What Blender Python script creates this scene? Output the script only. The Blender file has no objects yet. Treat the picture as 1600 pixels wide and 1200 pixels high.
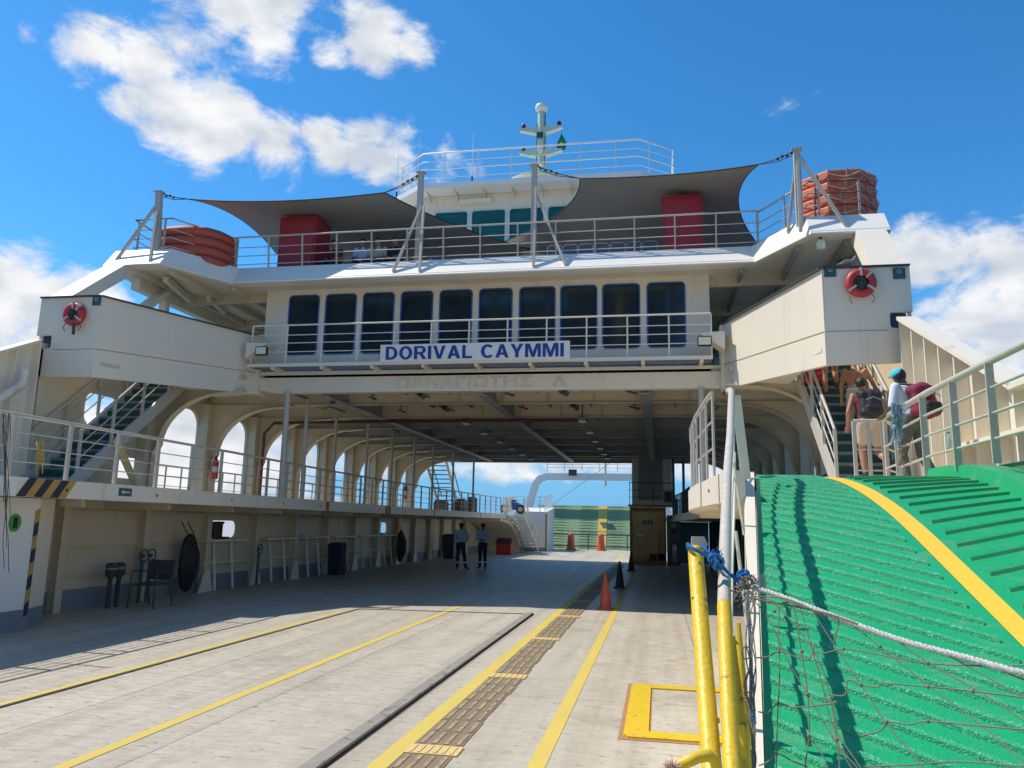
import bpy, math, random
from mathutils import Vector, Matrix
from mathutils.geometry import tessellate_polygon
random.seed(7)
S = bpy.context.scene
COL = S.collection
R = math.radians

# ------------------------------------------------------------------ camera
ROT = Matrix(((0.9827506, -0.01247875, -0.18451434), (0.1837776, 0.17738534, 0.96682999), (0.02066531, -0.98406236, 0.17661886)))
CAM = Vector((0, 0, 1.75))
F = 1210.0
cd = bpy.data.cameras.new('camera')
cam = bpy.data.objects.new('camera', cd)
COL.objects.link(cam)
cd.sensor_width = 36
cd.lens = F / 1600 * 36
cd.clip_start = 0.05
cd.clip_end = 30000
bc = Matrix((ROT @ Vector((1, 0, 0)), ROT @ Vector((0, -1, 0)), ROT @ Vector((0, 0, -1)))).transposed()
cam.matrix_world = Matrix.Translation(CAM) @ bc.to_4x4()
S.camera = cam

def at(px, py, **k):
    """world point seen at a photograph pixel on the real plane x=, y= or z="""
    d = ROT @ Vector((px - 800, py - 600, F))
    (a, v), = k.items()
    i = 'xyz'.index(a)
    return CAM + d * ((v - CAM[i]) / d[i])

# ------------------------------------------------------------------ light
RX, RY = 0.68, -0.05            # shadow shift per metre of height
sun_dir = Vector((-RX, -RY, 1)).normalized()
EL = math.asin(sun_dir.z)
sd = bpy.data.lights.new('sun', 'SUN')
sun = bpy.data.objects.new('sun', sd)
COL.objects.link(sun)
sd.energy = 5.0
sd.angle = R(0.5)
sd.color = (1, 0.93, 0.83)
sun.rotation_euler = sun_dir.to_track_quat('Z', 'Y').to_euler()

W = bpy.data.worlds.new('World')
S.world = W
W.use_nodes = True
nt = W.node_tree
nt.nodes.clear()
def wn(t, **k):
    n = nt.nodes.new(t)
    for a, b in k.items():
        setattr(n, a, b)
    return n
wl = nt.links.new
sky = wn('ShaderNodeTexSky')
sky.sky_type = 'NISHITA'
sky.sun_disc = False
sky.sun_elevation = EL
sky.sun_rotation = math.atan2(sun_dir.x, sun_dir.y)
sky.air_density = 1.0
sky.dust_density = 0.25
sky.ozone_density = 2.5
hs = wn('ShaderNodeHueSaturation')
hs.inputs['Hue'].default_value = 0.505
hs.inputs['Saturation'].default_value = 1.12
hs.inputs['Value'].default_value = 1.25
tint = wn('ShaderNodeMix', data_type='RGBA', blend_type='MULTIPLY')
tint.inputs['Factor'].default_value = 1
tint.inputs[7].default_value = (0.70, 1.14, 1.30, 1)
wl(sky.outputs[0], tint.inputs[6]); wl(tint.outputs[2], hs.inputs['Color'])
tc = wn('ShaderNodeTexCoord')
blobs = [(40,42,26,.7),(140,75,52,1),(225,105,62,1),(300,55,60,.85),(350,22,60,.9),(420,5,62,.9),(425,85,75,1),(505,80,50,.95),(585,62,62,1),(645,70,42,.9),
         (285,175,72,1),(355,190,84,1),(320,225,60,1),(430,215,66,1),(505,205,56,1),(565,215,60,1),(620,250,58,.95),(690,268,50,.72),(745,272,34,.66),
         (0,470,115,1),(95,480,80,1),(50,560,110,1),(150,520,80,.9),(0,400,60,.75),(235,352,34,.62),(600,30,30,.6),
         (1440,420,70,1),(1500,410,74,1),(1565,385,80,1),(1640,420,130,1),(1490,500,110,1),(1600,540,130,1),(1450,560,90,1),(1620,345,60,.9),
         (1240,190,60,.40),(1380,150,50,.38),(1150,340,60,.36),(600,255,50,1),(640,285,44,.95),(560,250,40,.9),(520,235,50,1),(250,150,55,1),(200,150,45,.9),(170,95,45,.9)]
cur = None
for bx_, by_, br_, bw_ in blobs:
    d = (ROT @ Vector((bx_ - 800, by_ - 600, F))).normalized()
    vm = wn('ShaderNodeVectorMath', operation='DISTANCE')
    wl(tc.outputs['Generated'], vm.inputs[0])
    vm.inputs[1].default_value = d
    mr = wn('ShaderNodeMapRange')
    mr.inputs['From Min'].default_value = br_ * 1.55 / F
    mr.inputs['From Max'].default_value = br_ * 0.25 / F
    mr.inputs['To Max'].default_value = bw_
    wl(vm.outputs['Value'], mr.inputs['Value'])
    if cur is None:
        cur = mr.outputs[0]
    else:
        mx = wn('ShaderNodeMath', operation='MAXIMUM')
        wl(cur, mx.inputs[0]); wl(mr.outputs[0], mx.inputs[1])
        cur = mx.outputs[0]
# low cloud bank over the horizon
sx = wn('ShaderNodeSeparateXYZ')
wl(tc.outputs['Generated'], sx.inputs[0])
b1 = wn('ShaderNodeMapRange'); b1.inputs['From Min'].default_value = 0.030; b1.inputs['From Max'].default_value = 0.058; b1.inputs['To Max'].default_value = 0.80
wl(sx.outputs['Z'], b1.inputs['Value'])
b2 = wn('ShaderNodeMapRange'); b2.inputs['From Min'].default_value = 0.26; b2.inputs['From Max'].default_value = 0.14; b2.inputs['To Max'].default_value = 1.0
wl(sx.outputs['Z'], b2.inputs['Value'])
bm_ = wn('ShaderNodeMath', operation='MULTIPLY'); wl(b1.outputs[0], bm_.inputs[0]); wl(b2.outputs[0], bm_.inputs[1])
mx = wn('ShaderNodeMath', operation='MAXIMUM'); wl(cur, mx.inputs[0]); wl(bm_.outputs[0], mx.inputs[1]); cur = mx.outputs[0]
# pale haze towards the left horizon (seen through the arches)
b3 = wn('ShaderNodeMapRange'); b3.inputs['From Min'].default_value = -0.25; b3.inputs['From Max'].default_value = -0.55; b3.inputs['To Max'].default_value = 1.25
wl(sx.outputs['X'], b3.inputs['Value'])
b4 = wn('ShaderNodeMapRange'); b4.inputs['From Min'].default_value = 0.20; b4.inputs['From Max'].default_value = 0.10; b4.inputs['To Max'].default_value = 1
wl(sx.outputs['Z'], b4.inputs['Value'])
bm2 = wn('ShaderNodeMath', operation='MULTIPLY'); wl(b3.outputs[0], bm2.inputs[0]); wl(b4.outputs[0], bm2.inputs[1])
mx = wn('ShaderNodeMath', operation='MAXIMUM'); wl(cur, mx.inputs[0]); wl(bm2.outputs[0], mx.inputs[1]); cur = mx.outputs[0]
lowm = wn('ShaderNodeMapRange'); lowm.inputs['From Min'].default_value = 0.30; lowm.inputs['From Max'].default_value = 0.02; lowm.inputs['To Max'].default_value = 0.92
wl(sx.outputs['Z'], lowm.inputs['Value'])
lowc = wn('ShaderNodeMix', data_type='RGBA'); lowc.inputs[7].default_value = (1.5, 4.2, 7.6, 1)
wl(lowm.outputs[0], lowc.inputs['Factor']); wl(hs.outputs[0], lowc.inputs[6])
mp = wn('ShaderNodeMapping'); mp.inputs['Scale'].default_value = (1, 1, 1.7)
wl(tc.outputs['Generated'], mp.inputs['Vector'])
nz = wn('ShaderNodeTexNoise'); nz.inputs['Scale'].default_value = 9; nz.inputs['Detail'].default_value = 9; nz.inputs['Roughness'].default_value = 0.62; nz.inputs['Distortion'].default_value = 0.35
wl(mp.outputs[0], nz.inputs['Vector'])
ad = wn('ShaderNodeMath', operation='MULTIPLY_ADD'); ad.inputs[1].default_value = 2.2; ad.inputs[2].default_value = -1.58
wl(nz.outputs['Fac'], ad.inputs[0])
su = wn('ShaderNodeMath', operation='ADD'); wl(ad.outputs[0], su.inputs[0]); wl(cur, su.inputs[1])
dn = wn('ShaderNodeMapRange'); dn.interpolation_type = 'SMOOTHSTEP'
dn.inputs['From Min'].default_value = 0.0; dn.inputs['From Max'].default_value = 0.52
wl(su.outputs[0], dn.inputs['Value'])
nz2 = wn('ShaderNodeTexNoise'); nz2.inputs['Scale'].default_value = 14; nz2.inputs['Detail'].default_value = 6
wl(mp.outputs[0], nz2.inputs['Vector'])
cr = wn('ShaderNodeValToRGB')
cr.color_ramp.elements[0].position = 0.32; cr.color_ramp.elements[0].color = (5.4, 6.0, 6.8, 1)
cr.color_ramp.elements[1].position = 0.60; cr.color_ramp.elements[1].color = (8.8, 8.8, 8.9, 1)
wl(nz2.outputs['Fac'], cr.inputs[0])
mxc = wn('ShaderNodeMix', data_type='RGBA')
wl(dn.outputs[0], mxc.inputs['Factor']); wl(lowc.outputs[2], mxc.inputs[6]); wl(cr.outputs[0], mxc.inputs[7])
bg = wn('ShaderNodeBackground'); bg.inputs['Strength'].default_value = 0.11
wl(mxc.outputs[2], bg.inputs['Color'])
wo = wn('ShaderNodeOutputWorld'); wl(bg.outputs[0], wo.inputs['Surface'])

S.view_settings.view_transform = 'Standard'
S.view_settings.look = 'None'
S.view_settings.exposure = 0.0
S.view_settings.gamma = 1
try:
    S.cycles.max_bounces = 8
    S.cycles.diffuse_bounces = 5
    S.cycles.use_denoising = True
except Exception:
    pass

# ------------------------------------------------------------------ materials
def mat(name, rgb, rough=0.5, var=0.12, scale=3.0, metal=0.0, bump=0.15, bscale=40, stain=None, stretch=(1, 1, 1), thr=(0.58, 0.7), spec=0.5, alpha=1.0, trans=0.0, emit=None):
    m = bpy.data.materials.new(name)
    m.use_nodes = True
    n = m.node_tree.nodes; l = m.node_tree.links
    p = n['Principled BSDF']
    p.inputs['Roughness'].default_value = rough
    p.inputs['Metallic'].default_value = metal
    p.inputs['Specular IOR Level'].default_value = spec
    t = n.new('ShaderNodeTexCoord'); mp = n.new('ShaderNodeMapping'); mp.inputs['Scale'].default_value = stretch
    l.new(t.outputs['Object'], mp.inputs['Vector'])
    a = n.new('ShaderNodeTexNoise'); a.inputs['Scale'].default_value = scale; a.inputs['Detail'].default_value = 6; a.inputs['Roughness'].default_value = 0.6
    l.new(mp.outputs[0], a.inputs['Vector'])
    mx = n.new('ShaderNodeMix'); mx.data_type = 'RGBA'
    mx.inputs[6].default_value = (*[c * (1 - var) for c in rgb], 1)
    mx.inputs[7].default_value = (*[min(1, c * (1 + var)) for c in rgb], 1)
    l.new(a.outputs['Fac'], mx.inputs['Factor'])
    out = mx.outputs[2]
    if stain:
        b = n.new('ShaderNodeTexNoise'); b.inputs['Scale'].default_value = scale * 1.9; b.inputs['Detail'].default_value = 8; b.inputs['Roughness'].default_value = 0.7
        l.new(mp.outputs[0], b.inputs['Vector'])
        r = n.new('ShaderNodeMapRange'); r.inputs['From Min'].default_value = thr[0]; r.inputs['From Max'].default_value = thr[1]
        l.new(b.outputs['Fac'], r.inputs['Value'])
        m2 = n.new('ShaderNodeMix'); m2.data_type = 'RGBA'; m2.inputs[7].default_value = (*stain, 1)
        l.new(r.outputs[0], m2.inputs['Factor']); l.new(out, m2.inputs[6]); out = m2.outputs[2]
    l.new(out, p.inputs['Base Color'])
    if bump:
        c = n.new('ShaderNodeTexNoise'); c.inputs['Scale'].default_value = bscale; c.inputs['Detail'].default_value = 3
        l.new(t.outputs['Object'], c.inputs['Vector'])
        bp = n.new('ShaderNodeBump'); bp.inputs['Strength'].default_value = bump; bp.inputs['Distance'].default_value = 0.01
        l.new(c.outputs['Fac'], bp.inputs['Height']); l.new(bp.outputs[0], p.inputs['Normal'])
    if trans:
        p.inputs['Transmission Weight'].default_value = trans
    if alpha < 1:
        p.inputs['Alpha'].default_value = alpha
    if emit:
        p.inputs['Emission Color'].default_value = (*emit, 1); p.inputs['Emission Strength'].default_value = 1
    return m

M = {}
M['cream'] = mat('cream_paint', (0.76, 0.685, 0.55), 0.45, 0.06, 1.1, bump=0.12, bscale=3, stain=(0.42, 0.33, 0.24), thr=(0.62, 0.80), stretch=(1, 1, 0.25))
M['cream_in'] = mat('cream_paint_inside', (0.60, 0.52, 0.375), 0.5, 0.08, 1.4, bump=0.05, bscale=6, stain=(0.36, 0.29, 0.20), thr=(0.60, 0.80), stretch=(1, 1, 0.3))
M['greypaint'] = mat('grey_dado_paint', (0.20, 0.23, 0.27), 0.5, 0.12, 2.5, stain=(0.12, 0.11, 0.10))
M['white'] = mat('white_paint', (0.78, 0.77, 0.73), 0.4, 0.04, 2, bump=0.04, stain=(0.5, 0.42, 0.33), thr=(0.68, 0.8))
M['railpaint'] = mat('rail_paint', (0.50, 0.465, 0.40), 0.42, 0.15, 6, bump=0.05, stain=(0.34, 0.24, 0.17), thr=(0.64, 0.76))
M['slate'] = mat('ceiling_dark_paint', (0.30, 0.31, 0.30), 0.55, 0.15, 1.2, stain=(0.17, 0.16, 0.14), thr=(0.55, 0.8))
M['glass'] = mat('dark_glass', (0.020, 0.034, 0.044), 0.05, 0.85, 1.6, bump=0.02, bscale=1.2, spec=0.45)  # strong mottling in the colour suggests varied reflections in the panes
M['greenglass'] = mat('green_tinted_glass', (0.010, 0.09, 0.085), 0.10, 0.7, 2.2, bump=0.25, bscale=3, spec=0.5, stretch=(1, 1, 3))
M['blueframe'] = mat('blue_gasket', (0.02, 0.10, 0.32), 0.5, 0.2, 8)
M['paleframe'] = mat('pale_frame', (0.5, 0.62, 0.6), 0.4, 0.1, 8)
M['black'] = mat('black_rubber', (0.015, 0.015, 0.016), 0.6, 0.3, 10)
M['dark'] = mat('dark_metal', (0.05, 0.055, 0.06), 0.5, 0.3, 6)
M['red'] = mat('red_paint', (0.36, 0.03, 0.04), 0.5, 0.12, 3, stain=(0.2, 0.05, 0.04), thr=(0.62, 0.75))
M['redpipe'] = mat('red_brown_pipe', (0.13, 0.028, 0.02), 0.5, 0.2, 6)
M['orange'] = mat('orange_plastic', (0.62, 0.10, 0.04), 0.5, 0.15, 3, stain=(0.45, 0.18, 0.12), thr=(0.5, 0.75))
M['raftred'] = mat('faded_red_raft', (0.42, 0.085, 0.055), 0.6, 0.2, 2.5, stain=(0.5, 0.2, 0.14), thr=(0.55, 0.75))
M['raftorange'] = mat('orange_raft', (0.66, 0.15, 0.06), 0.55, 0.25, 2, stain=(0.36, 0.06, 0.035), thr=(0.5, 0.7))
M['buoyred'] = mat('red_lifebuoy', (0.46, 0.035, 0.035), 0.5, 0.12, 6)
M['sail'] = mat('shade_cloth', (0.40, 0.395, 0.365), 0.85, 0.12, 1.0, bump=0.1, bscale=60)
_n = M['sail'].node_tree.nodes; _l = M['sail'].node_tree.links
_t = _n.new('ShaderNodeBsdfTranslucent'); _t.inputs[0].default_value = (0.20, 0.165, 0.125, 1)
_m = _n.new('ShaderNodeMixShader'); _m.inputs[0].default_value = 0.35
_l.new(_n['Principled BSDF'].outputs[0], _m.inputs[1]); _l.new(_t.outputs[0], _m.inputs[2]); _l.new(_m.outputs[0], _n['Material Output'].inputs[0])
M['warmwhite'] = mat('warm_white_deck_edge', (0.86, 0.80, 0.70), 0.45, 0.03, 2, bump=0.04, stain=(0.62, 0.52, 0.42), thr=(0.68, 0.8))
M['hazdark'] = mat('dark_hazard_paint', (0.022, 0.027, 0.042), 0.5, 0.15, 6)
M['hazyellow'] = mat('dull_hazard_yellow', (0.46, 0.28, 0.07), 0.5, 0.2, 6)
for _k, _sc, _amt in (('cream', 3.2, .38), ('white', 3.6, .40), ('cream_in', 3.0, .45), ('railpaint', 9, .5)):
    _n = M[_k].node_tree.nodes; _l = M[_k].node_tree.links; _p = _n['Principled BSDF']
    _src = _p.inputs['Base Color'].links[0].from_socket
    _t = _n.new('ShaderNodeTexCoord'); _mp = _n.new('ShaderNodeMapping'); _mp.inputs['Scale'].default_value = (1, 1, .07)
    _l.new(_t.outputs['Object'], _mp.inputs['Vector'])
    _a = _n.new('ShaderNodeTexNoise'); _a.inputs['Scale'].default_value = _sc; _a.inputs['Detail'].default_value = 9; _a.inputs['Roughness'].default_value = .72
    _l.new(_mp.outputs[0], _a.inputs['Vector'])
    _r = _n.new('ShaderNodeMapRange'); _r.inputs['From Min'].default_value = .58; _r.inputs['From Max'].default_value = .72; _r.inputs['To Max'].default_value = _amt
    _l.new(_a.outputs['Fac'], _r.inputs['Value'])
    _x = _n.new('ShaderNodeMix'); _x.data_type = 'RGBA'; _x.inputs[7].default_value = (0.36, 0.24, 0.13, 1)
    _l.new(_r.outputs[0], _x.inputs['Factor']); _l.new(_src, _x.inputs[6]); _l.new(_x.outputs[2], _p.inputs['Base Color'])
M['sailbounce'] = mat('pale_bounce_cloth', (0.55, 0.53, 0.48), 0.8, 0.05, 2, bump=0)  # pale so the sails bounce sunlight up at the wheelhouse
M['yellow'] = mat('yellow_paint', (0.68, 0.46, 0.02), 0.45, 0.16, 9, bump=0.45, bscale=38, stain=(0.20, 0.11, 0.03), thr=(0.60, 0.66))
M['lane'] = mat('yellow_lane_paint', (0.62, 0.47, 0.10), 0.6, 0.1, 4, stain=(0.42, 0.36, 0.22), thr=(0.62, 0.74), stretch=(1, 0.3, 1))
M['stairgreen'] = mat('dark_green_stair_paint', (0.012, 0.085, 0.075), 0.5, 0.2, 5)
M['navy'] = mat('navy_paint', (0.02, 0.045, 0.14), 0.5, 0.1, 5)
M['signblue'] = mat('blue_letters', (0.02, 0.05, 0.27), 0.5, 0.05, 5)
M['green1'] = mat('green_sticker', (0.05, 0.35, 0.05), 0.5, 0.05, 5)
M['plate'] = mat('small_green_plate', (0.02, 0.10, 0.11), 0.5, 0.1, 5)
M['rust'] = mat('rust_streak', (0.36, 0.19, 0.08), 0.7, 0.2, 8)
M['ropeblue'] = mat('blue_rope', (0.02, 0.16, 0.42), 0.8, 0.35, 60, bump=0.6, bscale=150)
M['ropewhite'] = mat('white_rope', (0.55, 0.55, 0.52), 0.8, 0.2, 60, bump=0.6, bscale=150)
M['netbrown'] = mat('brown_net_twine', (0.22, 0.19, 0.14), 0.85, 0.3, 40, bump=0.5, bscale=200)
M['galv'] = mat('galvanised_pipe', (0.50, 0.455, 0.38), 0.5, 0.16, 14, bump=0.08, bscale=90, stain=(0.60, 0.565, 0.50), thr=(0.48, 0.66))
M['lampglass'] = mat('lamp_cover', (0.75, 0.72, 0.55), 0.3, 0.05, 4)
M['palegreen'] = mat('pale_green_paint', (0.52, 0.60, 0.46), 0.45, 0.1, 6)
M['teal'] = mat('teal_cloth', (0.06, 0.50, 0.55), 0.8, 0.1, 10)
M['seatgrey'] = mat('grey_seat_plastic', (0.10, 0.12, 0.15), 0.35, 0.1, 6)
M['chrome'] = mat('seat_tube', (0.5, 0.5, 0.5), 0.3, 0.1, 6, metal=0.6)
M['flag'] = mat('green_flag', (0.0, 0.20, 0.07), 0.8, 0.1, 10)
M['yflag'] = mat('yellow_flag_diamond', (0.75, 0.6, 0.05), 0.8, 0.1, 10)
M['casing'] = mat('ochre_door_paint', (0.80, 0.54, 0.19), 0.45, 0.1, 2, stain=(0.4, 0.25, 0.06), thr=(0.6, 0.75))
M['casdark'] = mat('dark_ochre_trim', (0.36, 0.21, 0.06), 0.5, 0.15, 4)
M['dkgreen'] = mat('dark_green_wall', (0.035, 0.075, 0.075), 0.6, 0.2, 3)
M['fargreen'] = mat('pale_green_ramp', (0.23, 0.33, 0.18), 0.75, 0.22, 2.5, bump=0.3, bscale=20, stretch=(1, 1, 2), stain=(0.13, 0.26, 0.12), thr=(0.5, 0.7))
M['paper'] = mat('paper_notice', (0.55, 0.55, 0.50), 0.6, 0.05, 8)
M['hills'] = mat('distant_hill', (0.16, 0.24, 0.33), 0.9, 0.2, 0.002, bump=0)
M['silver'] = mat('brushed_metal', (0.5, 0.5, 0.5), 0.35, 0.1, 10, metal=0.7)
M['skin'] = mat('skin_tan', (0.38, 0.19, 0.11), 0.5, 0.1, 20, bump=0.05)
M['skindark'] = mat('skin_dark', (0.10, 0.055, 0.038), 0.5, 0.1, 20, bump=0.05)
M['hair'] = mat('black_hair', (0.012, 0.01, 0.01), 0.5, 0.2, 60, bump=0.5, bscale=90)
M['shirtblue'] = mat('light_blue_shirt', (0.40, 0.50, 0.66), 0.8, 0.1, 8)
M['navycloth'] = mat('navy_trousers', (0.02, 0.025, 0.05), 0.8, 0.15, 8)
M['beige'] = mat('beige_cloth', (0.48, 0.40, 0.29), 0.8, 0.1, 8)
M['maroon'] = mat('maroon_cloth', (0.20, 0.018, 0.045), 0.8, 0.15, 8)
M['blackcloth'] = mat('black_cloth', (0.014, 0.016, 0.022), 0.7, 0.3, 12)
M['whitecloth'] = mat('white_cloth', (0.62, 0.66, 0.70), 0.8, 0.1, 8)
M['olive'] = mat('grey_green_trousers', (0.10, 0.11, 0.09), 0.8, 0.15, 8)
M['reflect'] = mat('reflective_band', (0.75, 0.75, 0.72), 0.4, 0.05, 8)
M['redbag'] = mat('red_bag_cloth', (0.45, 0.03, 0.04), 0.7, 0.1, 8)
M['brown'] = mat('brown_cloth', (0.10, 0.055, 0.035), 0.8, 0.2, 8)

def deck_material():
    m = bpy.data.materials.new('car_deck_paint'); m.use_nodes = True
    n = m.node_tree.nodes; l = m.node_tree.links; p = n['Principled BSDF']
    t = n.new('ShaderNodeTexCoord')
    def noise(scale, stretch, det=7, rough=0.6):
        mp = n.new('ShaderNodeMapping'); mp.inputs['Scale'].default_value = stretch
        l.new(t.outputs['Object'], mp.inputs['Vector'])
        a = n.new('ShaderNodeTexNoise'); a.inputs['Scale'].default_value = scale; a.inputs['Detail'].default_value = det; a.inputs['Roughness'].default_value = rough
        l.new(mp.outputs[0], a.inputs['Vector'])
        return a.outputs['Fac']
    def rng(x, a, b, c=0, d=1):
        r = n.new('ShaderNodeMapRange')
        for i, v in zip(('From Min', 'From Max', 'To Min', 'To Max'), (a, b, c, d)):
            r.inputs[i].default_value = v
        l.new(x, r.inputs['Value']); return r.outputs[0]
    def mix(f, a, b):
        x = n.new('ShaderNodeMix'); x.data_type = 'RGBA'
        l.new(f, x.inputs['Factor'])
        for s, v in ((6, a), (7, b)):
            if isinstance(v, tuple): x.inputs[s].default_value = (*v, 1)
            else: l.new(v, x.inputs[s])
        return x.outputs[2]
    def math_(op, a, b=None):
        x = n.new('ShaderNodeMath'); x.operation = op
        for i, v in enumerate((a, b)):
            if v is None: continue
            if isinstance(v, (int, float)): x.inputs[i].default_value = v
            else: l.new(v, x.inputs[i])
        return x.outputs[0]
    c = mix(rng(noise(0.5, (1, .5, 1)), .3, .7), (0.48, 0.425, 0.325), (0.60, 0.54, 0.425))
    c = mix(rng(noise(2.2, (1.6, .35, 1), 9, .7), .50, .74, 0, .7), c, (0.37, 0.315, 0.235))      # tyre wear along the lanes
    c = mix(rng(noise(1.1, (3.2, .05, 1), 5, .6), .45, .68, 0, .45), c, (0.33, 0.27, 0.20))
    c = mix(rng(noise(.9, (1, 1, 1), 7, .7), .56, .70, 0, .6), c, (0.30, 0.235, 0.165))
    c = mix(rng(noise(7, (.6, 1.6, 1), 8, .75), .585, .66, 0, .75), c, (0.21, 0.17, 0.13))       # short scuffs
    c = mix(rng(noise(11, (.5, 1.7, 1), 5, .7), .62, .66, 0, .9), c, (0.10, 0.085, 0.075))
    c = mix(rng(noise(30, (1, 1, 1), 4), .35, .7, 0, .25), c, (0.33, 0.30, 0.26))
    sp = n.new('ShaderNodeSeparateXYZ'); l.new(t.outputs['Object'], sp.inputs[0])
    wob = noise(1.3, (1, 1, 1), 3)
    def seam(axis, pitch, off, w):
        v = math_('ADD', sp.outputs[axis], math_('MULTIPLY', wob, 0.03))
        v = math_('ADD', v, off)
        v = math_('PINGPONG', v, pitch / 2)
        return rng(v, w, w * 0.4, 0, .65)
    c = mix(seam('X', 1.42, 100.32, 0.012), c, (0.17, 0.145, 0.12))
    c = mix(seam('Y', 5.2, 100.9, 0.010), c, (0.24, 0.21, 0.18))
    l.new(c, p.inputs['Base Color'])
    l.new(rng(noise(5, (.7, 3, 1), 8), .35, .65, .30, .62), p.inputs['Roughness'])
    bp = n.new('ShaderNodeBump'); bp.inputs['Strength'].default_value = 0.35; bp.inputs['Distance'].default_value = 0.02
    l.new(noise(9, (1, .6, 1)), bp.inputs['Height']); l.new(bp.outputs[0], p.inputs['Normal'])
    return m
M['deck'] = deck_material()

def ramp_material():
    m = mat('bright_green_ramp_paint', (0.012, 0.35, 0.135), 0.40, 0.10, 2.5, bump=0.5, bscale=45, stain=(0.03, 0.24, 0.13), thr=(0.62, 0.80), stretch=(1, 1, 1))
    n = m.node_tree.nodes; l = m.node_tree.links; p = n['Principled BSDF']
    src = p.inputs['Base Color'].links[0].from_socket
    t = n.new('ShaderNodeTexCoord'); mp = n.new('ShaderNodeMapping'); mp.inputs['Scale'].default_value = (0.9, 3.0, 1); mp.inputs['Rotation'].default_value = (0, 0, .45)
    l.new(t.outputs['Object'], mp.inputs['Vector'])
    a = n.new('ShaderNodeTexNoise'); a.inputs['Scale'].default_value = 2.2; a.inputs['Detail'].default_value = 9; a.inputs['Roughness'].default_value = .75
    l.new(mp.outputs[0], a.inputs['Vector'])
    r = n.new('ShaderNodeMapRange'); r.inputs['From Min'].default_value = .52; r.inputs['From Max'].default_value = .70; r.inputs['To Max'].default_value = .62
    l.new(a.outputs['Fac'], r.inputs['Value'])
    x = n.new('ShaderNodeMix'); x.data_type = 'RGBA'; x.inputs[7].default_value = (0.19, 0.30, 0.19, 1)
    l.new(r.outputs[0], x.inputs['Factor']); l.new(src, x.inputs[6]); l.new(x.outputs[2], p.inputs['Base Color'])
    return m
M['ramp'] = ramp_material()
M['ribs'] = mat('rough_green_rib_paint', (0.012, 0.36, 0.16), 0.5, 0.25, 34, bump=0.8, bscale=110, stain=(0.20, 0.58, 0.38), thr=(0.55, 0.64))
def water_material():
    m = mat('sea_water', (0.015, 0.09, 0.14), 0.12, 0.2, 0.05, bump=0.6, bscale=0.8)
    return m
M['water'] = water_material()

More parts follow.
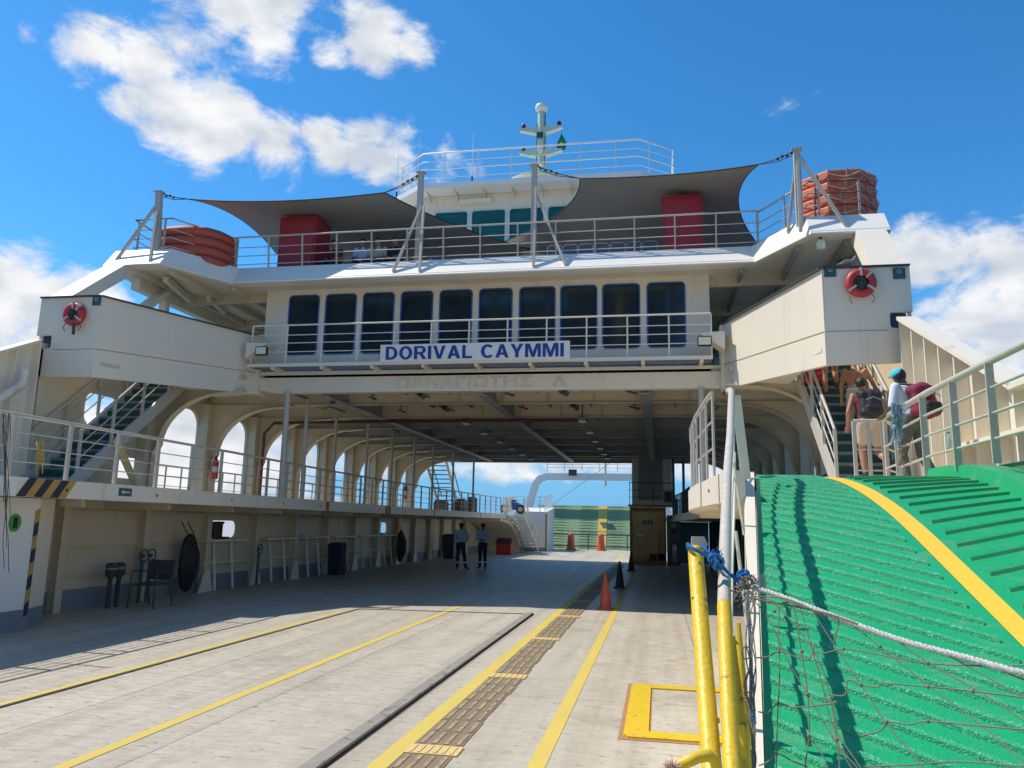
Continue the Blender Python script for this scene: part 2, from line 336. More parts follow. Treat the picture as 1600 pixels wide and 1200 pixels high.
# ------------------------------------------------------------------ mesh helpers
class MB:
    def __init__(s):
        s.v = []; s.f = []
    def add(s, vs, fs):
        b = len(s.v)
        s.v += [tuple(p) for p in vs]
        s.f += [tuple(i + b for i in f) for f in fs]
        return s
    def hexa(s, p):
        return s.add(p, [(0, 3, 2, 1), (4, 5, 6, 7), (0, 1, 5, 4), (1, 2, 6, 5), (2, 3, 7, 6), (3, 0, 4, 7)])
    def box(s, x0, x1, y0, y1, z0, z1):
        if x0 > x1: x0, x1 = x1, x0
        if y0 > y1: y0, y1 = y1, y0
        return s.hexa([(x0, y0, z0), (x1, y0, z0), (x1, y1, z0), (x0, y1, z0), (x0, y0, z1), (x1, y0, z1), (x1, y1, z1), (x0, y1, z1)])
    def bar(s, p, q, w, h, up=(0, 0, 1)):
        p = Vector(p); q = Vector(q); d = (q - p).normalized(); up = Vector(up)
        if abs(d.dot(up)) > 0.98: up = Vector((0, 1, 0))
        a = d.cross(up).normalized() * w / 2; b = a.cross(d).normalized() * h / 2
        return s.hexa([p - a - b, p + a - b, q + a - b, q - a - b, p - a + b, p + a + b, q + a + b, q - a + b])
    def tube(s, pts, r, n=8, closed=False):
        pts = [Vector(p) for p in pts]
        rs = r if isinstance(r, (list, tuple)) else [r] * len(pts)
        m = len(pts); prev = None; base = len(s.v)
        for i, p in enumerate(pts):
            a = pts[i - 1] if (i > 0 or closed) else p
            b = pts[(i + 1) % m] if (i < m - 1 or closed) else p
            d = (b - a)
            d = d.normalized() if d.length > 1e-9 else Vector((0, 0, 1))
            if prev is None:
                u = d.cross(Vector((0, 0, 1)))
                if u.length < 1e-3: u = d.cross(Vector((0, 1, 0)))
            else:
                u = prev - d * prev.dot(d)
            u.normalize(); prev = u; w = d.cross(u)
            for k in range(n):
                t = 2 * math.pi * k / n
                s.v.append(tuple(p + (u * math.cos(t) + w * math.sin(t)) * rs[i]))
        for i in range(m if closed else m - 1):
            j = (i + 1) % m
            for k in range(n):
                k2 = (k + 1) % n
                s.f.append((base + i * n + k, base + i * n + k2, base + j * n + k2, base + j * n + k))
        if not closed:
            s.f.append(tuple(base + k for k in reversed(range(n))))
            s.f.append(tuple(base + (m - 1) * n + k for k in range(n)))
        return s
    def lathe(s, prof, c=(0, 0, 0), n=16, axis='z'):
        c = Vector(c); base = len(s.v)
        for r, h in prof:
            for k in range(n):
                t = 2 * math.pi * k / n
                a, b = r * math.cos(t), r * math.sin(t)
                o = (a, b, h) if axis == 'z' else ((a, -h, b) if axis == 'y' else (h, a, b))
                s.v.append(tuple(c + Vector(o)))
        for i in range(len(prof) - 1):
            for k in range(n):
                k2 = (k + 1) % n
                s.f.append((base + i * n + k, base + i * n + k2, base + (i + 1) * n + k2, base + (i + 1) * n + k))
        s.f.append(tuple(base + k for k in reversed(range(n))))
        s.f.append(tuple(base + (len(prof) - 1) * n + k for k in range(n)))
        return s
    def ball(s, c, r, n=12, m=8):
        if not isinstance(r, (tuple, list)): r = (r, r, r)
        b = len(s.v); c = Vector(c)
        for i in range(m + 1):
            ph = math.pi * i / m - math.pi / 2
            for k in range(n):
                t = 2 * math.pi * k / n
                s.v.append((c.x + r[0] * math.cos(ph) * math.cos(t), c.y + r[1] * math.cos(ph) * math.sin(t), c.z + r[2] * math.sin(ph)))
        for i in range(m):
            for k in range(n):
                k2 = (k + 1) % n
                s.f.append((b + i * n + k, b + i * n + k2, b + (i + 1) * n + k2, b + (i + 1) * n + k))
        return s
    def cap(s, p, q, r0, r1, n=12, sq=1.0):
        """tapered capsule"""
        p = Vector(p); q = Vector(q); d = (q - p); L = max(d.length, 1e-4); d = d / L
        pts = []; rs = []
        for k in range(4):
            t = math.pi / 2 * k / 4
            pts.append(p - d * r0 * math.cos(t)); rs.append(max(r0 * math.sin(t), r0 * .02))
        pts += [p, q]; rs += [r0, r1]
        for k in range(1, 5):
            t = math.pi / 2 * k / 4
            pts.append(q + d * r1 * math.sin(t)); rs.append(max(r1 * math.cos(t), r1 * .02))
        return s.tube(pts, rs, n)
    def plate(s, outer, ext, holes=()):
        """flat polygon (3D points) with holes, extruded by the vector ext"""
        loops = [[Vector(p) for p in outer]] + [[Vector(p) for p in h] for h in holes]
        flat = [p for lp in loops for p in lp]
        tri = tessellate_polygon(loops)
        e = Vector(ext); N = len(flat)
        nrm = Vector((0, 0, 0))
        lp = loops[0]
        for i in range(len(lp)):
            nrm += (lp[i] - lp[0]).cross(lp[(i + 1) % len(lp)] - lp[0])
        fs = []
        for t in tri:
            fs.append(tuple(t)); fs.append(tuple(reversed([i + N for i in t])))
        b = 0
        for lp in loops:
            m = len(lp)
            for i in range(m):
                j = (i + 1) % m
                fs.append((b + i, b + j, b + j + N, b + i + N))
            b += m
        return s.add(flat + [p + e for p in flat], fs)

def rr(x0, x1, z0, z1, r, n=5):
    P = []
    for cx, cz, a in ((x1 - r, z0 + r, -90), (x1 - r, z1 - r, 0), (x0 + r, z1 - r, 90), (x0 + r, z0 + r, 180)):
        for k in range(n + 1):
            t = R(a + 90 * k / n)
            P.append((cx + r * math.cos(t), cz + r * math.sin(t)))
    return P

def tag(o, label=None, cat=None, group=None, kind=None):
    if label: o['label'] = label
    if cat: o['category'] = cat
    if group: o['group'] = group
    if kind: o['kind'] = kind
    return o

def obj(name, mb, m, parent=None, smooth=None, **k):
    me = bpy.data.meshes.new(name)
    if isinstance(mb, MB):
        me.from_pydata(mb.v, [], mb.f)
        import bmesh
        b = bmesh.new(); b.from_mesh(me); bmesh.ops.recalc_face_normals(b, faces=b.faces); b.to_mesh(me); b.free()
    else:
        me = mb
    mm = M[m] if isinstance(m, str) else m
    me.materials.clear(); me.materials.append(mm)
    if smooth:
        for p in me.polygons: p.use_smooth = True
        try: me.set_sharp_from_angle(angle=R(smooth))
        except Exception: pass
    o = bpy.data.objects.new(name, me)
    COL.objects.link(o)
    if parent is not None:
        o.parent = parent
        if parent.type == 'EMPTY': o.matrix_parent_inverse = Matrix.Translation(-parent.location)
    tag(o, **k)
    return o

def thing(name, label, cat, loc=(0, 0, 0), group=None, kind=None):
    o = bpy.data.objects.new(name, None)
    COL.objects.link(o)
    o.location = loc
    o.empty_display_size = 0.2
    return tag(o, label, cat, group, kind)

def copy_tree(o, parent=None):
    c = o.copy(); COL.objects.link(c); c.parent = parent
    for ch in list(o.children):
        copy_tree(ch, c)
    return c
def dup(root, loc, label=None, rz=None, scale=None, group=None):
    c = copy_tree(root)
    c.location = loc
    if rz is not None: c.rotation_euler.z = rz
    if scale: c.scale = (scale,) * 3 if not isinstance(scale, tuple) else scale
    if label: c['label'] = label
    if group: c['group'] = group
    return c
def mesh_from_mods(o):
    bpy.context.view_layer.update()
    dg = bpy.context.evaluated_depsgraph_get()
    return bpy.data.meshes.new_from_object(o.evaluated_get(dg))

def lerp(a, b, t): return Vector(a) * (1 - t) + Vector(b) * t
def polylen(P):
    return [(Vector(P[i + 1]) - Vector(P[i])).length for i in range(len(P) - 1)]
def along(P, s):
    for i, L in enumerate(polylen(P)):
        if s <= L + 1e-6: return lerp(P[i], P[i + 1], min(1, s / L))
        s -= L
    return Vector(P[-1])

def railing(name, label, base, h, mids, spacing=None, posts=None, rt=0.028, rm=0.012, post=(0.05, 0.05), m='railpaint', group=None, lean=(0, 0), closed_top=True, cat='railing', inset=0.0):
    base = [Vector(p) for p in base]
    t = thing(name, label, cat, base[0], group)
    off = lambda z: Vector((lean[0] * z / h, lean[1] * z / h, z))
    obj('top_rail', MB().tube([p + off(h) for p in base], rt, 8), m, t, smooth=50)
    for z in mids:
        obj('mid_rail', MB().tube([p + off(z) for p in base], rm, 6), m, t, smooth=50)
    L = sum(polylen(base))
    if posts is None:
        k = max(1, round(L / spacing)); posts = [L * i / k for i in range(k + 1)]
    for sdist in posts:
        p = along(base, sdist)
        mb = MB()
        e = p + off(h)
        a = Vector((post[0] / 2, 0, 0)); b = Vector((0, post[1] / 2, 0))
        mb.hexa([p - a - b, p + a - b, p + a + b, p - a + b, e - a - b, e + a - b, e + a + b, e - a + b])
        obj('post', mb, m, t)
    return t

def text_mesh(s, size, extrude=0.0, offset=0.0, bevel=0.0, fill='BOTH', sx=1.0):
    c = bpy.data.curves.new('lettering', 'FONT')
    c.body = s; c.size = size; c.extrude = extrude; c.offset = offset; c.bevel_depth = bevel
    c.align_x = 'CENTER'; c.align_y = 'CENTER'; c.fill_mode = fill; c.space_character = sx
    o = bpy.data.objects.new('lettering', c); COL.objects.link(o)
    me = mesh_from_mods(o)
    bpy.data.objects.remove(o); bpy.data.curves.remove(c)
    return me
def text_obj(name, s, size, m, origin, xdir, updir, width=None, height=None, parent=None, **k):
    me = text_mesh(s, size, k.pop('extrude', 0.004), k.pop('offset', 0), k.pop('bevel', 0), k.pop('fill', 'BOTH'), k.pop('sx', 1.0))
    xs = [v.co.x for v in me.vertices]; ys = [v.co.y for v in me.vertices]
    cx, cy = (min(xs) + max(xs)) / 2, (min(ys) + max(ys)) / 2
    fx = width / (max(xs) - min(xs)) if width else 1; fy = height / (max(ys) - min(ys)) if height else fx
    xd = Vector(xdir).normalized(); ud = Vector(updir).normalized(); nd = xd.cross(ud)
    for v in me.vertices:
        v.co = Vector(origin) + xd * (v.co.x - cx) * fx + ud * (v.co.y - cy) * fy + nd * v.co.z
    return obj(name, me, m, parent, **k)

CX = -4.2
def mx_(x, s): return x if s < 0 else 2 * CX - x      # s<0: port side as measured, s>0: mirrored to the other side

# ================================================================== SETTING
sea = MB().box(-9000, 9000, -6000, 12000, -3.2, -3.0)
obj('sea', sea, 'water', kind='structure')
hm = MB()
random.seed(3)
def ridge(x0, x1, y, hmax, n, seed):
    rnd = random.Random(seed); P = []
    for i in range(n + 1):
        t = i / n  # added pale layer that throws sunlight back onto the wheelhouse front
        h = hmax * (0.35 + 0.65 * math.sin(math.pi * t) ** 0.7) * (0.75 + 0.25 * math.sin(t * 17 + seed) + 0.12 * rnd.random())
        P.append((x0 + (x1 - x0) * t, y, max(3, h)))
    base = len(hm.v)
    for a, b, h in P:
        hm.v += [(a, b, -3), (a, b + 60, h), (a, b + 700, -3)]
    for i in range(n):
        q = base + i * 3
        hm.f += [(q, q + 3, q + 4, q + 1), (q + 1, q + 4, q + 5, q + 2)]
ridge(-5200, -1800, 2600, 150, 60, 1)
ridge(-600, 900, 4200, 70, 50, 2)
obj('hills', hm, 'hills', kind='structure')

DX0, DX1 = -12.45, 4.05
deck = MB().box(DX0, DX1, -3.5, 58.5, -0.25, 0)
obj('car_deck', deck, 'deck', kind='structure')

# lane paint, each stripe a few millimetres proud of the deck
def stripe(x0, y0, x1, y1, w, z=0.004, m='lane', name='lane_line', n=1):
    mb = MB(); a = Vector((x0, y0, z)); b = Vector((x1, y1, z))
    d = (b - a).normalized(); s = Vector((-d.y, d.x, 0)) * w / 2
    mb.add([a - s, b - s, b + s, a + s], [(0, 1, 2, 3)])
    return obj(name, mb, m, kind='structure')
stripe(-5.98, 1.0, -6.03, 14.7, 0.085)
stripe(-4.12, 0.5, -4.15, 17.6, 0.115)
stripe(-2.02, 0.5, -2.00, 36.0, 0.15)
stripe(-0.90, 0.5, -0.93, 30.0, 0.13)
stripe(-2.0, 36.0, -2.2, 51.0, 0.13)

# steel loading hatch outline in the deck and the long raised bar beside it
g = MB()
for x0, y0, x1, y1 in ((-5.92, 1, -5.89, 15.11), (-5.89, 15.13, -2.62, 15.50)):
    a = Vector((x0, y0, .006)); b = Vector((x1, y1, .006)); g.bar(a, b, .03, .01)
obj('hatch_groove', g, 'dark', kind='structure')
t = thing('steel_kerb_bar', 'long low grey steel bar along the edge of the flush deck hatch', 'kerb bar', (-2.4, 10, 0))
obj('bar', MB().bar((-2.42, 2.0, .02), (-2.50, 15.5, .02), .12, .04), mat('worn_kerb_steel', (.30, .275, .23), .55, .3, 6, stain=(.10, .09, .08), thr=(.55, .68)), t)
obj('shadow_gap', MB().bar((-2.352, 2.0, .008), (-2.432, 15.5, .008), .018, .014), 'black', t)  # black strip standing in for the shadowed gap beside the bar

# tactile strip
t = thing('tactile_strip', 'worn brown tactile walkway strip beside the yellow lane line', 'tactile strip', (-1.7, 10, 0))
base_m = mat('worn_tactile_base', (0.235, 0.175, 0.115), 0.6, 0.3, 6)
line_m = mat('tactile_bars', (0.43, 0.335, 0.16), 0.6, 0.25, 6, stain=(0.25, 0.19, 0.13), thr=(0.42, 0.58))
warn_m = mat('tactile_warning', (0.66, 0.48, 0.20), 0.6, 0.15, 6)
bmsh = MB(); bars = MB(); warn = MB()
y = 1.0; k = 0; rnd = random.Random(5)
while y < 36:
    L = 0.40; jx = rnd.uniform(-.012, .012)
    x0, x1 = -1.93 + jx, -1.55 + jx
    if k % 8 == 5:
        warn.box(x0 - .01, x1 + .03, y + .01, y + L * .62, .003, .012)
        for q in range(6): warn.box(x0 + .03 + q * .064, x0 + .05 + q * .064, y + .03, y + .22, .012, .018)
        y += L * .65
    else:
        bmsh.box(x0, x1, y + .004, y + L - .004, .002, .007)
        for q in range(4):
            bars.box(x0 + .03 + q * .098, x0 + .064 + q * .098, y + .03, y + L - .03, .007, .013)
        y += L
    k += 1
obj('strip_base', bmsh, base_m, t); obj('raised_bars', bars, line_m, t); obj('warning_tiles', warn, warn_m, t)

# yellow outlined deck hatch near the camera
t = thing('deck_hatch', 'rectangular deck hatch with a broad yellow raised rim near the yellow posts', 'hatch', (0.4, 8, 0))
mb = MB(); o = [(-.32, 6.95), (1.3, 6.95), (1.3, 9.2), (-.32, 9.2)]
i = [(-.11, 7.17), (1.12, 7.17), (1.12, 9.0), (-.11, 9.0)]
mb.plate([(x, y, 0.0) for x, y in rr(-.32, 1.3, 6.95, 9.2, .08, 3)], (0, 0, .018), [[(x, y, 0.0) for x, y in i]])
obj('rim', mb, 'yellow', t)
obj('lid', MB().box(-.09, 1.10, 7.19, 8.98, 0.002, 0.008), M['deck'], t)
mb = MB(); mb.box(-.36, 1.33, 6.9, 9.25, 0.001, 0.005)
obj('rust_edge', mb, 'rust', t)

# ================================================================== FERRY
ferry = thing('ferry', 'cream painted car ferry with open car deck under a window front and blue name board', 'ferry', (CX, 17.5, 0))
FR = [19.5 + 2.6 * k for k in range(8)]
def fer(name, mb, m, **k): return obj(name, mb, m, ferry, **k)

# hull sides below deck
fer('hull', MB().box(DX0 - .03, DX0 - .01, -3.5, 58.5, -3.2, 0).box(DX1 + .01, DX1 + .03, -3.5, 58.5, -3.2, 0), 'greypaint')

# --- lower side walls of the car deck
def lower_wall(s):
    X = -10.75 if s < 0 else 2.35
    i = 1 if s < 0 else -1        # inward direction
    wall = MB()
    holes = []
    if s < 0:
        for y0, y1 in ((17.25, 18.72), (28.9, 30.2)):
            holes.append([(X, y, z) for y, z in rr(y0, y1, 1.24, 1.66, .17, 4)])
    ye = 50.0 if s < 0 else 36.9
    wall.plate([(X, 11.2, .37), (X, ye, .37), (X, ye, 1.985), (X, 11.2, 1.985)], (-i * .05, 0, 0), holes)
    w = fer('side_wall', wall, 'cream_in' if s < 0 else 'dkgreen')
    fer('wall_dado', MB().box(X - i * .05, X + i * .012, 11.2, ye, 0, .37), 'greypaint')
    st = MB()
    for z in (.60, 1.12, 1.80):
        st.box(X, X + i * .06, 11.25, ye, z, z + .025)
    obj('stiffener', st, 'cream_in' if s < 0 else 'dkgreen', w)
    for k in range(14):
        y = 12.55 + 2.32 * k
        if y > ye: break
        mb = MB().box(X, X + i * .17, y - .05, y + .05, 0, 1.96).box(X + i * .17, X + i * .19, y - .09, y + .09, 0, 1.96)
        obj('wall_frame', mb, 'cream_in' if s < 0 else 'dkgreen', w)
        g = MB()
        if s < 0 and k > 1:
            g.plate([(X + .20, y - .30, 0), (X + .20, y + .30, 0), (X + .20, y + .09, .52), (X + .20, y - .09, .52)], (.02, 0, 0))
            obj('gusset', g, 'cream', w)
    return w
wl_ = lower_wall(-1); lower_wall(1)
# light racks: slanted steel ladders leaning on the left wall
rack0 = None
for k, y in enumerate([18.0, 20.8, 23.1, 25.4, 27.6, 29.9]):
    r = thing('wall_rack', '', 'wall rack', (-10.55, y, 0), 'leaning racks along the car deck wall')
    for dy in (-.45, .35):
        obj('upright', MB().bar((-10.45, y + dy - .12, 0.02), (-10.66, y + dy, 1.16), .05, .05), 'cream', r)
    obj('shelf', MB().box(-10.70, -10.45, y - .95, y + .85, 1.16, 1.20), 'cream', r)
    obj('crossbar', MB().bar((-10.57, y - .95, .66), (-10.57, y + .85, .66), .03, .03), 'cream', r)
    if k == 5: tag(r, 'pale leaning rack under the farther porthole with bollards')
    elif k == 0: tag(r, 'pale leaning rack under the nearer porthole with bollards')
    else: tag(r, 'pale leaning rack, %s one past the nearer porthole along the car deck wall' % ['', 'first', 'second', 'third', 'fourth'][k])

# bollards showing in the portholes
def bollard(loc, label):
    t = thing('mooring_bollard', label, 'bollard', loc, 'paired mooring bollards at the portholes')
    x, y, z = loc
    obj('base_plate', MB().box(x - .2, x + .2, y - .36, y + .36, z, z + .05), 'black', t)
    for dy in (-.17, .17):
        obj('drum', MB().lathe([(.10, .05), (.10, .36), (.13, .38), (.13, .42), (.02, .43)], (x, y + dy, z), 14), 'black', t, smooth=40)
    return t
bollard((-10.95, 18.05, 1.21), 'pair of black mooring bollards in the nearer porthole of the car deck wall')
bollard((-10.95, 29.55, 1.21), 'pair of black mooring bollards in the farther porthole of the car deck wall')
fer('bollard_ledge', MB().box(-11.2, -10.81, 17.0, 19.0, 1.12, 1.20).box(-11.2, -10.81, 28.7, 30.4, 1.12, 1.20), 'cream_in')

# --- near end block with the number 1
def end_block(s):
    X = mx_(-9.55, s); Xo = mx_(-11.9, s); i = 1 if s < 0 else -1
    b = fer('end_block', MB().box(Xo, X, -2, 10.75, .30, 1.975), 'white')
    obj('block_end', MB().hexa([(X, 10.752, .30), (Xo, 10.752, .30), (Xo, 11.3, .30), (X - i * .22, 11.3, .30), (X, 10.752, 1.975), (Xo, 10.752, 1.975), (Xo, 11.3, 1.975), (X - i * .22, 11.3, 1.975)]), 'cream', b)
    obj('block_dado', MB().hexa([(X + i * .01, -2, 0), (Xo, -2, 0), (Xo, 10.75, 0), (X + i * .01, 10.75, 0), (X + i * .01, -2, .30), (Xo, -2, .30), (Xo, 10.75, .30), (X + i * .01, 10.75, .30)])
        .hexa([(X + i * .01, 10.752, 0), (Xo, 10.752, 0), (Xo, 11.3, 0), (X - i * .21, 11.3, 0), (X + i * .01, 10.752, .298), (Xo, 10.752, .298), (Xo, 11.3, .298), (X - i * .21, 11.3, .298)]), 'greypaint', b)
    for k in range(9):
        z0 = .18 + k * .2
        mb = MB().hexa([(X + i * .012, 10.66, z0), (X + i * .012, 10.745, z0 + .05), (X + i * .004, 10.745, z0 + .05), (X + i * .004, 10.66, z0), (X + i * .012, 10.66, z0 + .195), (X + i * .012, 10.745, z0 + .245), (X + i * .004, 10.745, z0 + .245), (X + i * .004, 10.66, z0 + .195)])
        if z0 < 1.75: obj('hazard_stripe', mb, 'hazyellow' if k % 2 else 'hazdark', b)
end_block(-1)
fer('starboard_block', MB().box(1.15, 3.5, 9.2, 11.0, 0, 1.975), 'cream')
dc = thing('deck_number_sign', 'round green sticker with a black number 1 on the white block', 'sign', (-9.54, 10.28, 1.6))
pts = [(-9.545, 10.28 + .115 * math.cos(2 * math.pi * k / 28), 1.6 + .135 * math.sin(2 * math.pi * k / 28)) for k in range(28)]
obj('disc', MB().plate(pts, (.008, 0, 0)), 'green1', dc)
text_obj('number', '1', .2, 'black', (-9.534, 10.28, 1.6), (0, 1, 0), (0, 0, 1), height=.165, width=.075, parent=dc, offset=.004)

# --- gallery decks (walkways) with curved edges
LE = [(-8.85, -2), (-8.85, 12), (-8.9, 15), (-9.05, 18), (-9.2, 21), (-9.3, 26), (-9.25, 31), (-9.0, 35), (-8.8, 40), (-8.6, 44), (-8.7, 44.2), (-9.25, 44.6), (-9.3, 50.2)]
RE = [(.62, 5.9), (.60, 7), (.50, 8.5), (.435, 10), (.43, 11.3), (.50, 13), (.68, 15), (.94, 17.5), (1.05, 22), (1.0, 28), (.86, 33), (.64, 36.5), (.6, 39), (.9, 41.5), (1.5, 43.5)]
def gallery(edge, xo, s):
    inner = [(x, y) for x, y in edge]
    poly = inner + [(xo, edge[-1][1]), (xo, edge[0][1])]
    g = fer('gallery_deck', MB().plate([(x, y, 1.985) for x, y in poly], (0, 0, .25)), 'cream')
    i = 1 if s < 0 else -1
    fm = MB()
    for k in range(len(edge) - 1):
        a, b = edge[k], edge[k + 1]
        fm.hexa([(a[0], a[1], 1.975), (b[0], b[1], 1.975), (b[0] + i * .02, b[1], 1.975), (a[0] + i * .02, a[1], 1.975), (a[0], a[1], 2.245), (b[0], b[1], 2.245), (b[0] + i * .02, b[1], 2.245), (a[0] + i * .02, a[1], 2.245)])
    f_ = obj('fascia', fm, 'cream', g)
    return g, f_
gl, fl = gallery(LE, -12.38, -1)
gr, fr_ = gallery([(.475, 9.0)] + [q for q in RE if q[1] > 9.5], 3.98, 1)
NE = [(.61, 6.85), (.57, 7.4), (.53, 8), (.475, 9.0)]
obj('deck_strip', MB().plate([(x + .021, y, 1.99) for x, y in NE] + [(.90, 8.99, 1.99), (.72, 6.85, 1.99)], (0, 0, .24)), 'cream', gr)
fm = MB()
for k in range(3):
    a, b = NE[k], NE[k + 1]
    fm.hexa([(a[0], a[1], 1.975), (b[0], b[1], 1.975), (b[0] + .02, b[1], 1.975), (a[0] + .02, a[1], 1.975), (a[0], a[1], 2.245), (b[0], b[1], 2.245), (b[0] + .02, b[1], 2.245), (a[0] + .02, a[1], 2.245)])
obj('fascia_end', fm, 'cream', gr)
# white painted near part and hazard bars on the left fascia
obj('white_fascia', MB().box(-8.828, -8.822, 4, 9.45, 1.976, 2.243), 'white', gl)
for k in range(6):
    y = 9.46 + k * .155
    obj('hazard_stripe', MB().hexa([(-8.828, y, 1.977), (-8.828, y + .15, 1.977), (-8.82, y + .15, 1.977), (-8.82, y, 1.977), (-8.828, y + .2, 2.243), (-8.828, y + .35, 2.243), (-8.82, y + .35, 2.243), (-8.82, y + .2, 2.243)]), 'hazyellow' if k % 2 else 'hazdark', gl)
for y0 in (20.6, 25.8, 26.1, 31.5, 38.5):
    e = [p for p in LE]
    for k in range(len(e) - 1):
        if e[k][1] <= y0 <= e[k + 1][1]:
            x = e[k][0] + (e[k + 1][0] - e[k][0]) * (y0 - e[k][1]) / (e[k + 1][1] - e[k][1])
    obj('rust_stain', MB().box(x + .018, x + .026, y0, y0 + .22, 1.98, 2.24), 'rust', gl)
for y0, w in ((7.55, .03), (7.72, .045)):
    obj('rust_stain', MB().box(.552, .562, y0, y0 + w, 1.98, 2.24), 'rust', gr)
# underside beams of the galleries
for k in range(12):
    y = 11.4 + 2.32 * k
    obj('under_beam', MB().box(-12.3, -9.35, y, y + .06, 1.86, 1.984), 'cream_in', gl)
for k in range(5):
    y = 6.95 + .45 * k
    obj('under_beam', MB().box(.63, .74, y, y + .05, 1.90, 1.988), 'cream', gr)
for k in range(6):
    y = 11.2 + .55 * k
    obj('under_beam', MB().box(.70, 3.9, y, y + .05, 1.90, 1.984), 'cream', gr)
for y in (10.4, 12.6, 15.2, 17.8, 20.2, 23.0, 25.2, 27.9, 30.4, 33.0, 35.6):
    for k in range(len(LE) - 1):
        if LE[k][1] <= y <= LE[k + 1][1]:
            x = LE[k][0] + (LE[k + 1][0] - LE[k][0]) * (y - LE[k][1]) / (LE[k + 1][1] - LE[k][1])
    obj('scupper', MB().lathe([(.022, .0), (.022, .014)], (x + .016, y, 2.10), 10, 'x'), 'dark', fl)
for y in (7.2, 8.3, 9.6):
    obj('scupper', MB().lathe([(.016, .0), (.016, .012)], ({7.2: .57, 8.3: .50, 9.6: .44}[y], y, 2.12), 8, 'x'), 'dark', gr)
obj('under_wall', MB().box(.96, 2.34, 39.2, 39.3, 0, 1.97), 'dkgreen', gr)
# small exit arrow sign
t = thing('arrow_sign', 'small green sign with a white arrow on the gallery edge beside the hazard stripes', 'sign', (-8.8, 13.4, 2.15))
p = at(195, 777, x=-8.825)
obj('sign_plate', MB().box(-8.83, -8.82, p.y - .16, p.y + .16, 2.06, 2.19), 'plate', t)
obj('arrow', MB().plate([(-8.818, p.y - .12, 2.125), (-8.818, p.y - .04, 2.165), (-8.818, p.y - .04, 2.14), (-8.818, p.y + .11, 2.14), (-8.818, p.y + .11, 2.11), (-8.818, p.y - .04, 2.11), (-8.818, p.y - .04, 2.085)], (.004, 0, 0)), 'paper', t)

# --- outer side walls with arched openings
def outer_wall(s):
    X = mx_(-12.4, s); i = 1 if s < 0 else -1
    holes = []
    def H(y0, y1, z0, z1, r=.45):
        P = rr(y0, y1, z0, z1, r, 5)
        # square bottom corners
        P2 = [(y0, z0), (y1, z0)] + [q for q in P if q[1] > (z0 + z1) / 2]
        holes.append([(X, y, z) for y, z in P2])
    H(16.15, 16.9, 2.6, 3.1, .1)
    H(17.34, 19.22, 2.45, 4.60)
    for k in range(7):
        H(19.83 + 2.6 * k, 21.79 + 2.6 * k, 2.45, 4.60)
    holes.append([(X, y, z) for y, z in rr(14.85, 15.95, 3.72, 4.42, .2, 4)])
    w = MB().plate([(X, 13.5, 2.2), (X, 38.4, 2.2), (X, 38.4, 5.2), (X, 13.5, 5.2)], (-i * .08, 0, 0), holes)
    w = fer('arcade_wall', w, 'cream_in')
    cols = [16.98] + [19.52 + 2.6 * k for k in range(8)]
    for n, y in enumerate(cols):
        mb = MB()
        # column web + haunch curving up to the ceiling beam, with a flange edge
        arc = []
        for q in range(11):
            a = R(90 * q / 10)
            arc.append((X + i * (.42 + 1.75 * (1 - math.cos(a))), 3.45 + 1.28 * math.sin(a)))
        poly = [(X, 2.235), (X + i * .30, 2.235), (X + i * .30, 3.3)] + arc + [(X + i * 2.6, 4.80), (X, 4.80)]
        mb.plate([(x, y - .03, z) for x, z in poly], (0, .06, 0))
        c = obj('frame_web', mb, 'cream_in', w)
        fl = MB()
        path = [(X + i * .30, 2.235), (X + i * .30, 3.2)] + arc + [(X + i * 2.6, 4.76)]
        for q in range(len(path) - 1):
            a, b = path[q], path[q + 1]
            d = Vector((b[0] - a[0], 0, b[1] - a[1])).normalized(); nn = Vector((-d.z, 0, d.x)) * .012
            fl.hexa([Vector((a[0], y - .11, a[1])) - nn, Vector((b[0], y - .11, b[1])) - nn, Vector((b[0], y + .11, b[1])) - nn, Vector((a[0], y + .11, a[1])) - nn,
                     Vector((a[0], y - .11, a[1])) + nn, Vector((b[0], y - .11, b[1])) + nn, Vector((b[0], y + .11, b[1])) + nn, Vector((a[0], y + .11, a[1])) + nn])
        obj('frame_flange', fl, 'cream_in', c)
        obj('column_box', MB().box(X + i * .002, X + i * .26, y - .30, y - .031, 2.236, 4.8).box(X + i * .002, X + i * .26, y + .031, y + .30, 2.236, 4.8), 'cream_in', c)
    return w
outer_wall(-1); outer_wall(1)
fer('red_pipe', MB().tube([(-11.9, 21.9, 2.24), (-11.9, 21.9, 4.3), (-11.6, 21.9, 4.62), (-8, 21.9, 4.66), (-2, 21.9, 4.68)], .045, 8), 'redpipe', smooth=60)

# --- ceiling of the car deck
cl = fer('ceiling', MB().box(-12.38, 3.98, 17.62, 38.2, 5.20, 5.26), 'slate')
for y in FR[:-1] + [36.4]:
    mb = MB().box(-12.3, 3.9, y - .012, y + .012, 4.80, 5.2).box(-12.3, 3.9, y - .09, y + .09, 4.785, 4.80)
    obj('ceiling_beam', mb, 'slate' if y > 24 else 'cream_in', cl)
obj('end_beam', MB().box(-12.3, 3.9, 38.0, 38.18, 4.72, 5.2), 'slate', cl)
st = MB()
for k in range(-7, 8):
    x = CX + k * 1.17
    if abs(k) in (3,): continue
    st.box(x - .01, x + .01, 17.7, 38, 5.05, 5.2)
obj('ceiling_stiffener', st, 'slate', cl)
for x in (-8.2, -4.15, -.27):
    obj('girder', MB().box(x - .015, x + .015, 17.9, 38, 4.84, 5.19).box(x - .12, x + .12, 17.9, 38, 4.755, 4.775), 'slate', cl)
for x in (-9.4, -6.1, -5.95, -2.3, 1.6):
    obj('cable_run', MB().tube([(x, 18, 4.98), (x, 37.9, 4.98)], .03, 6), 'greypaint', cl)
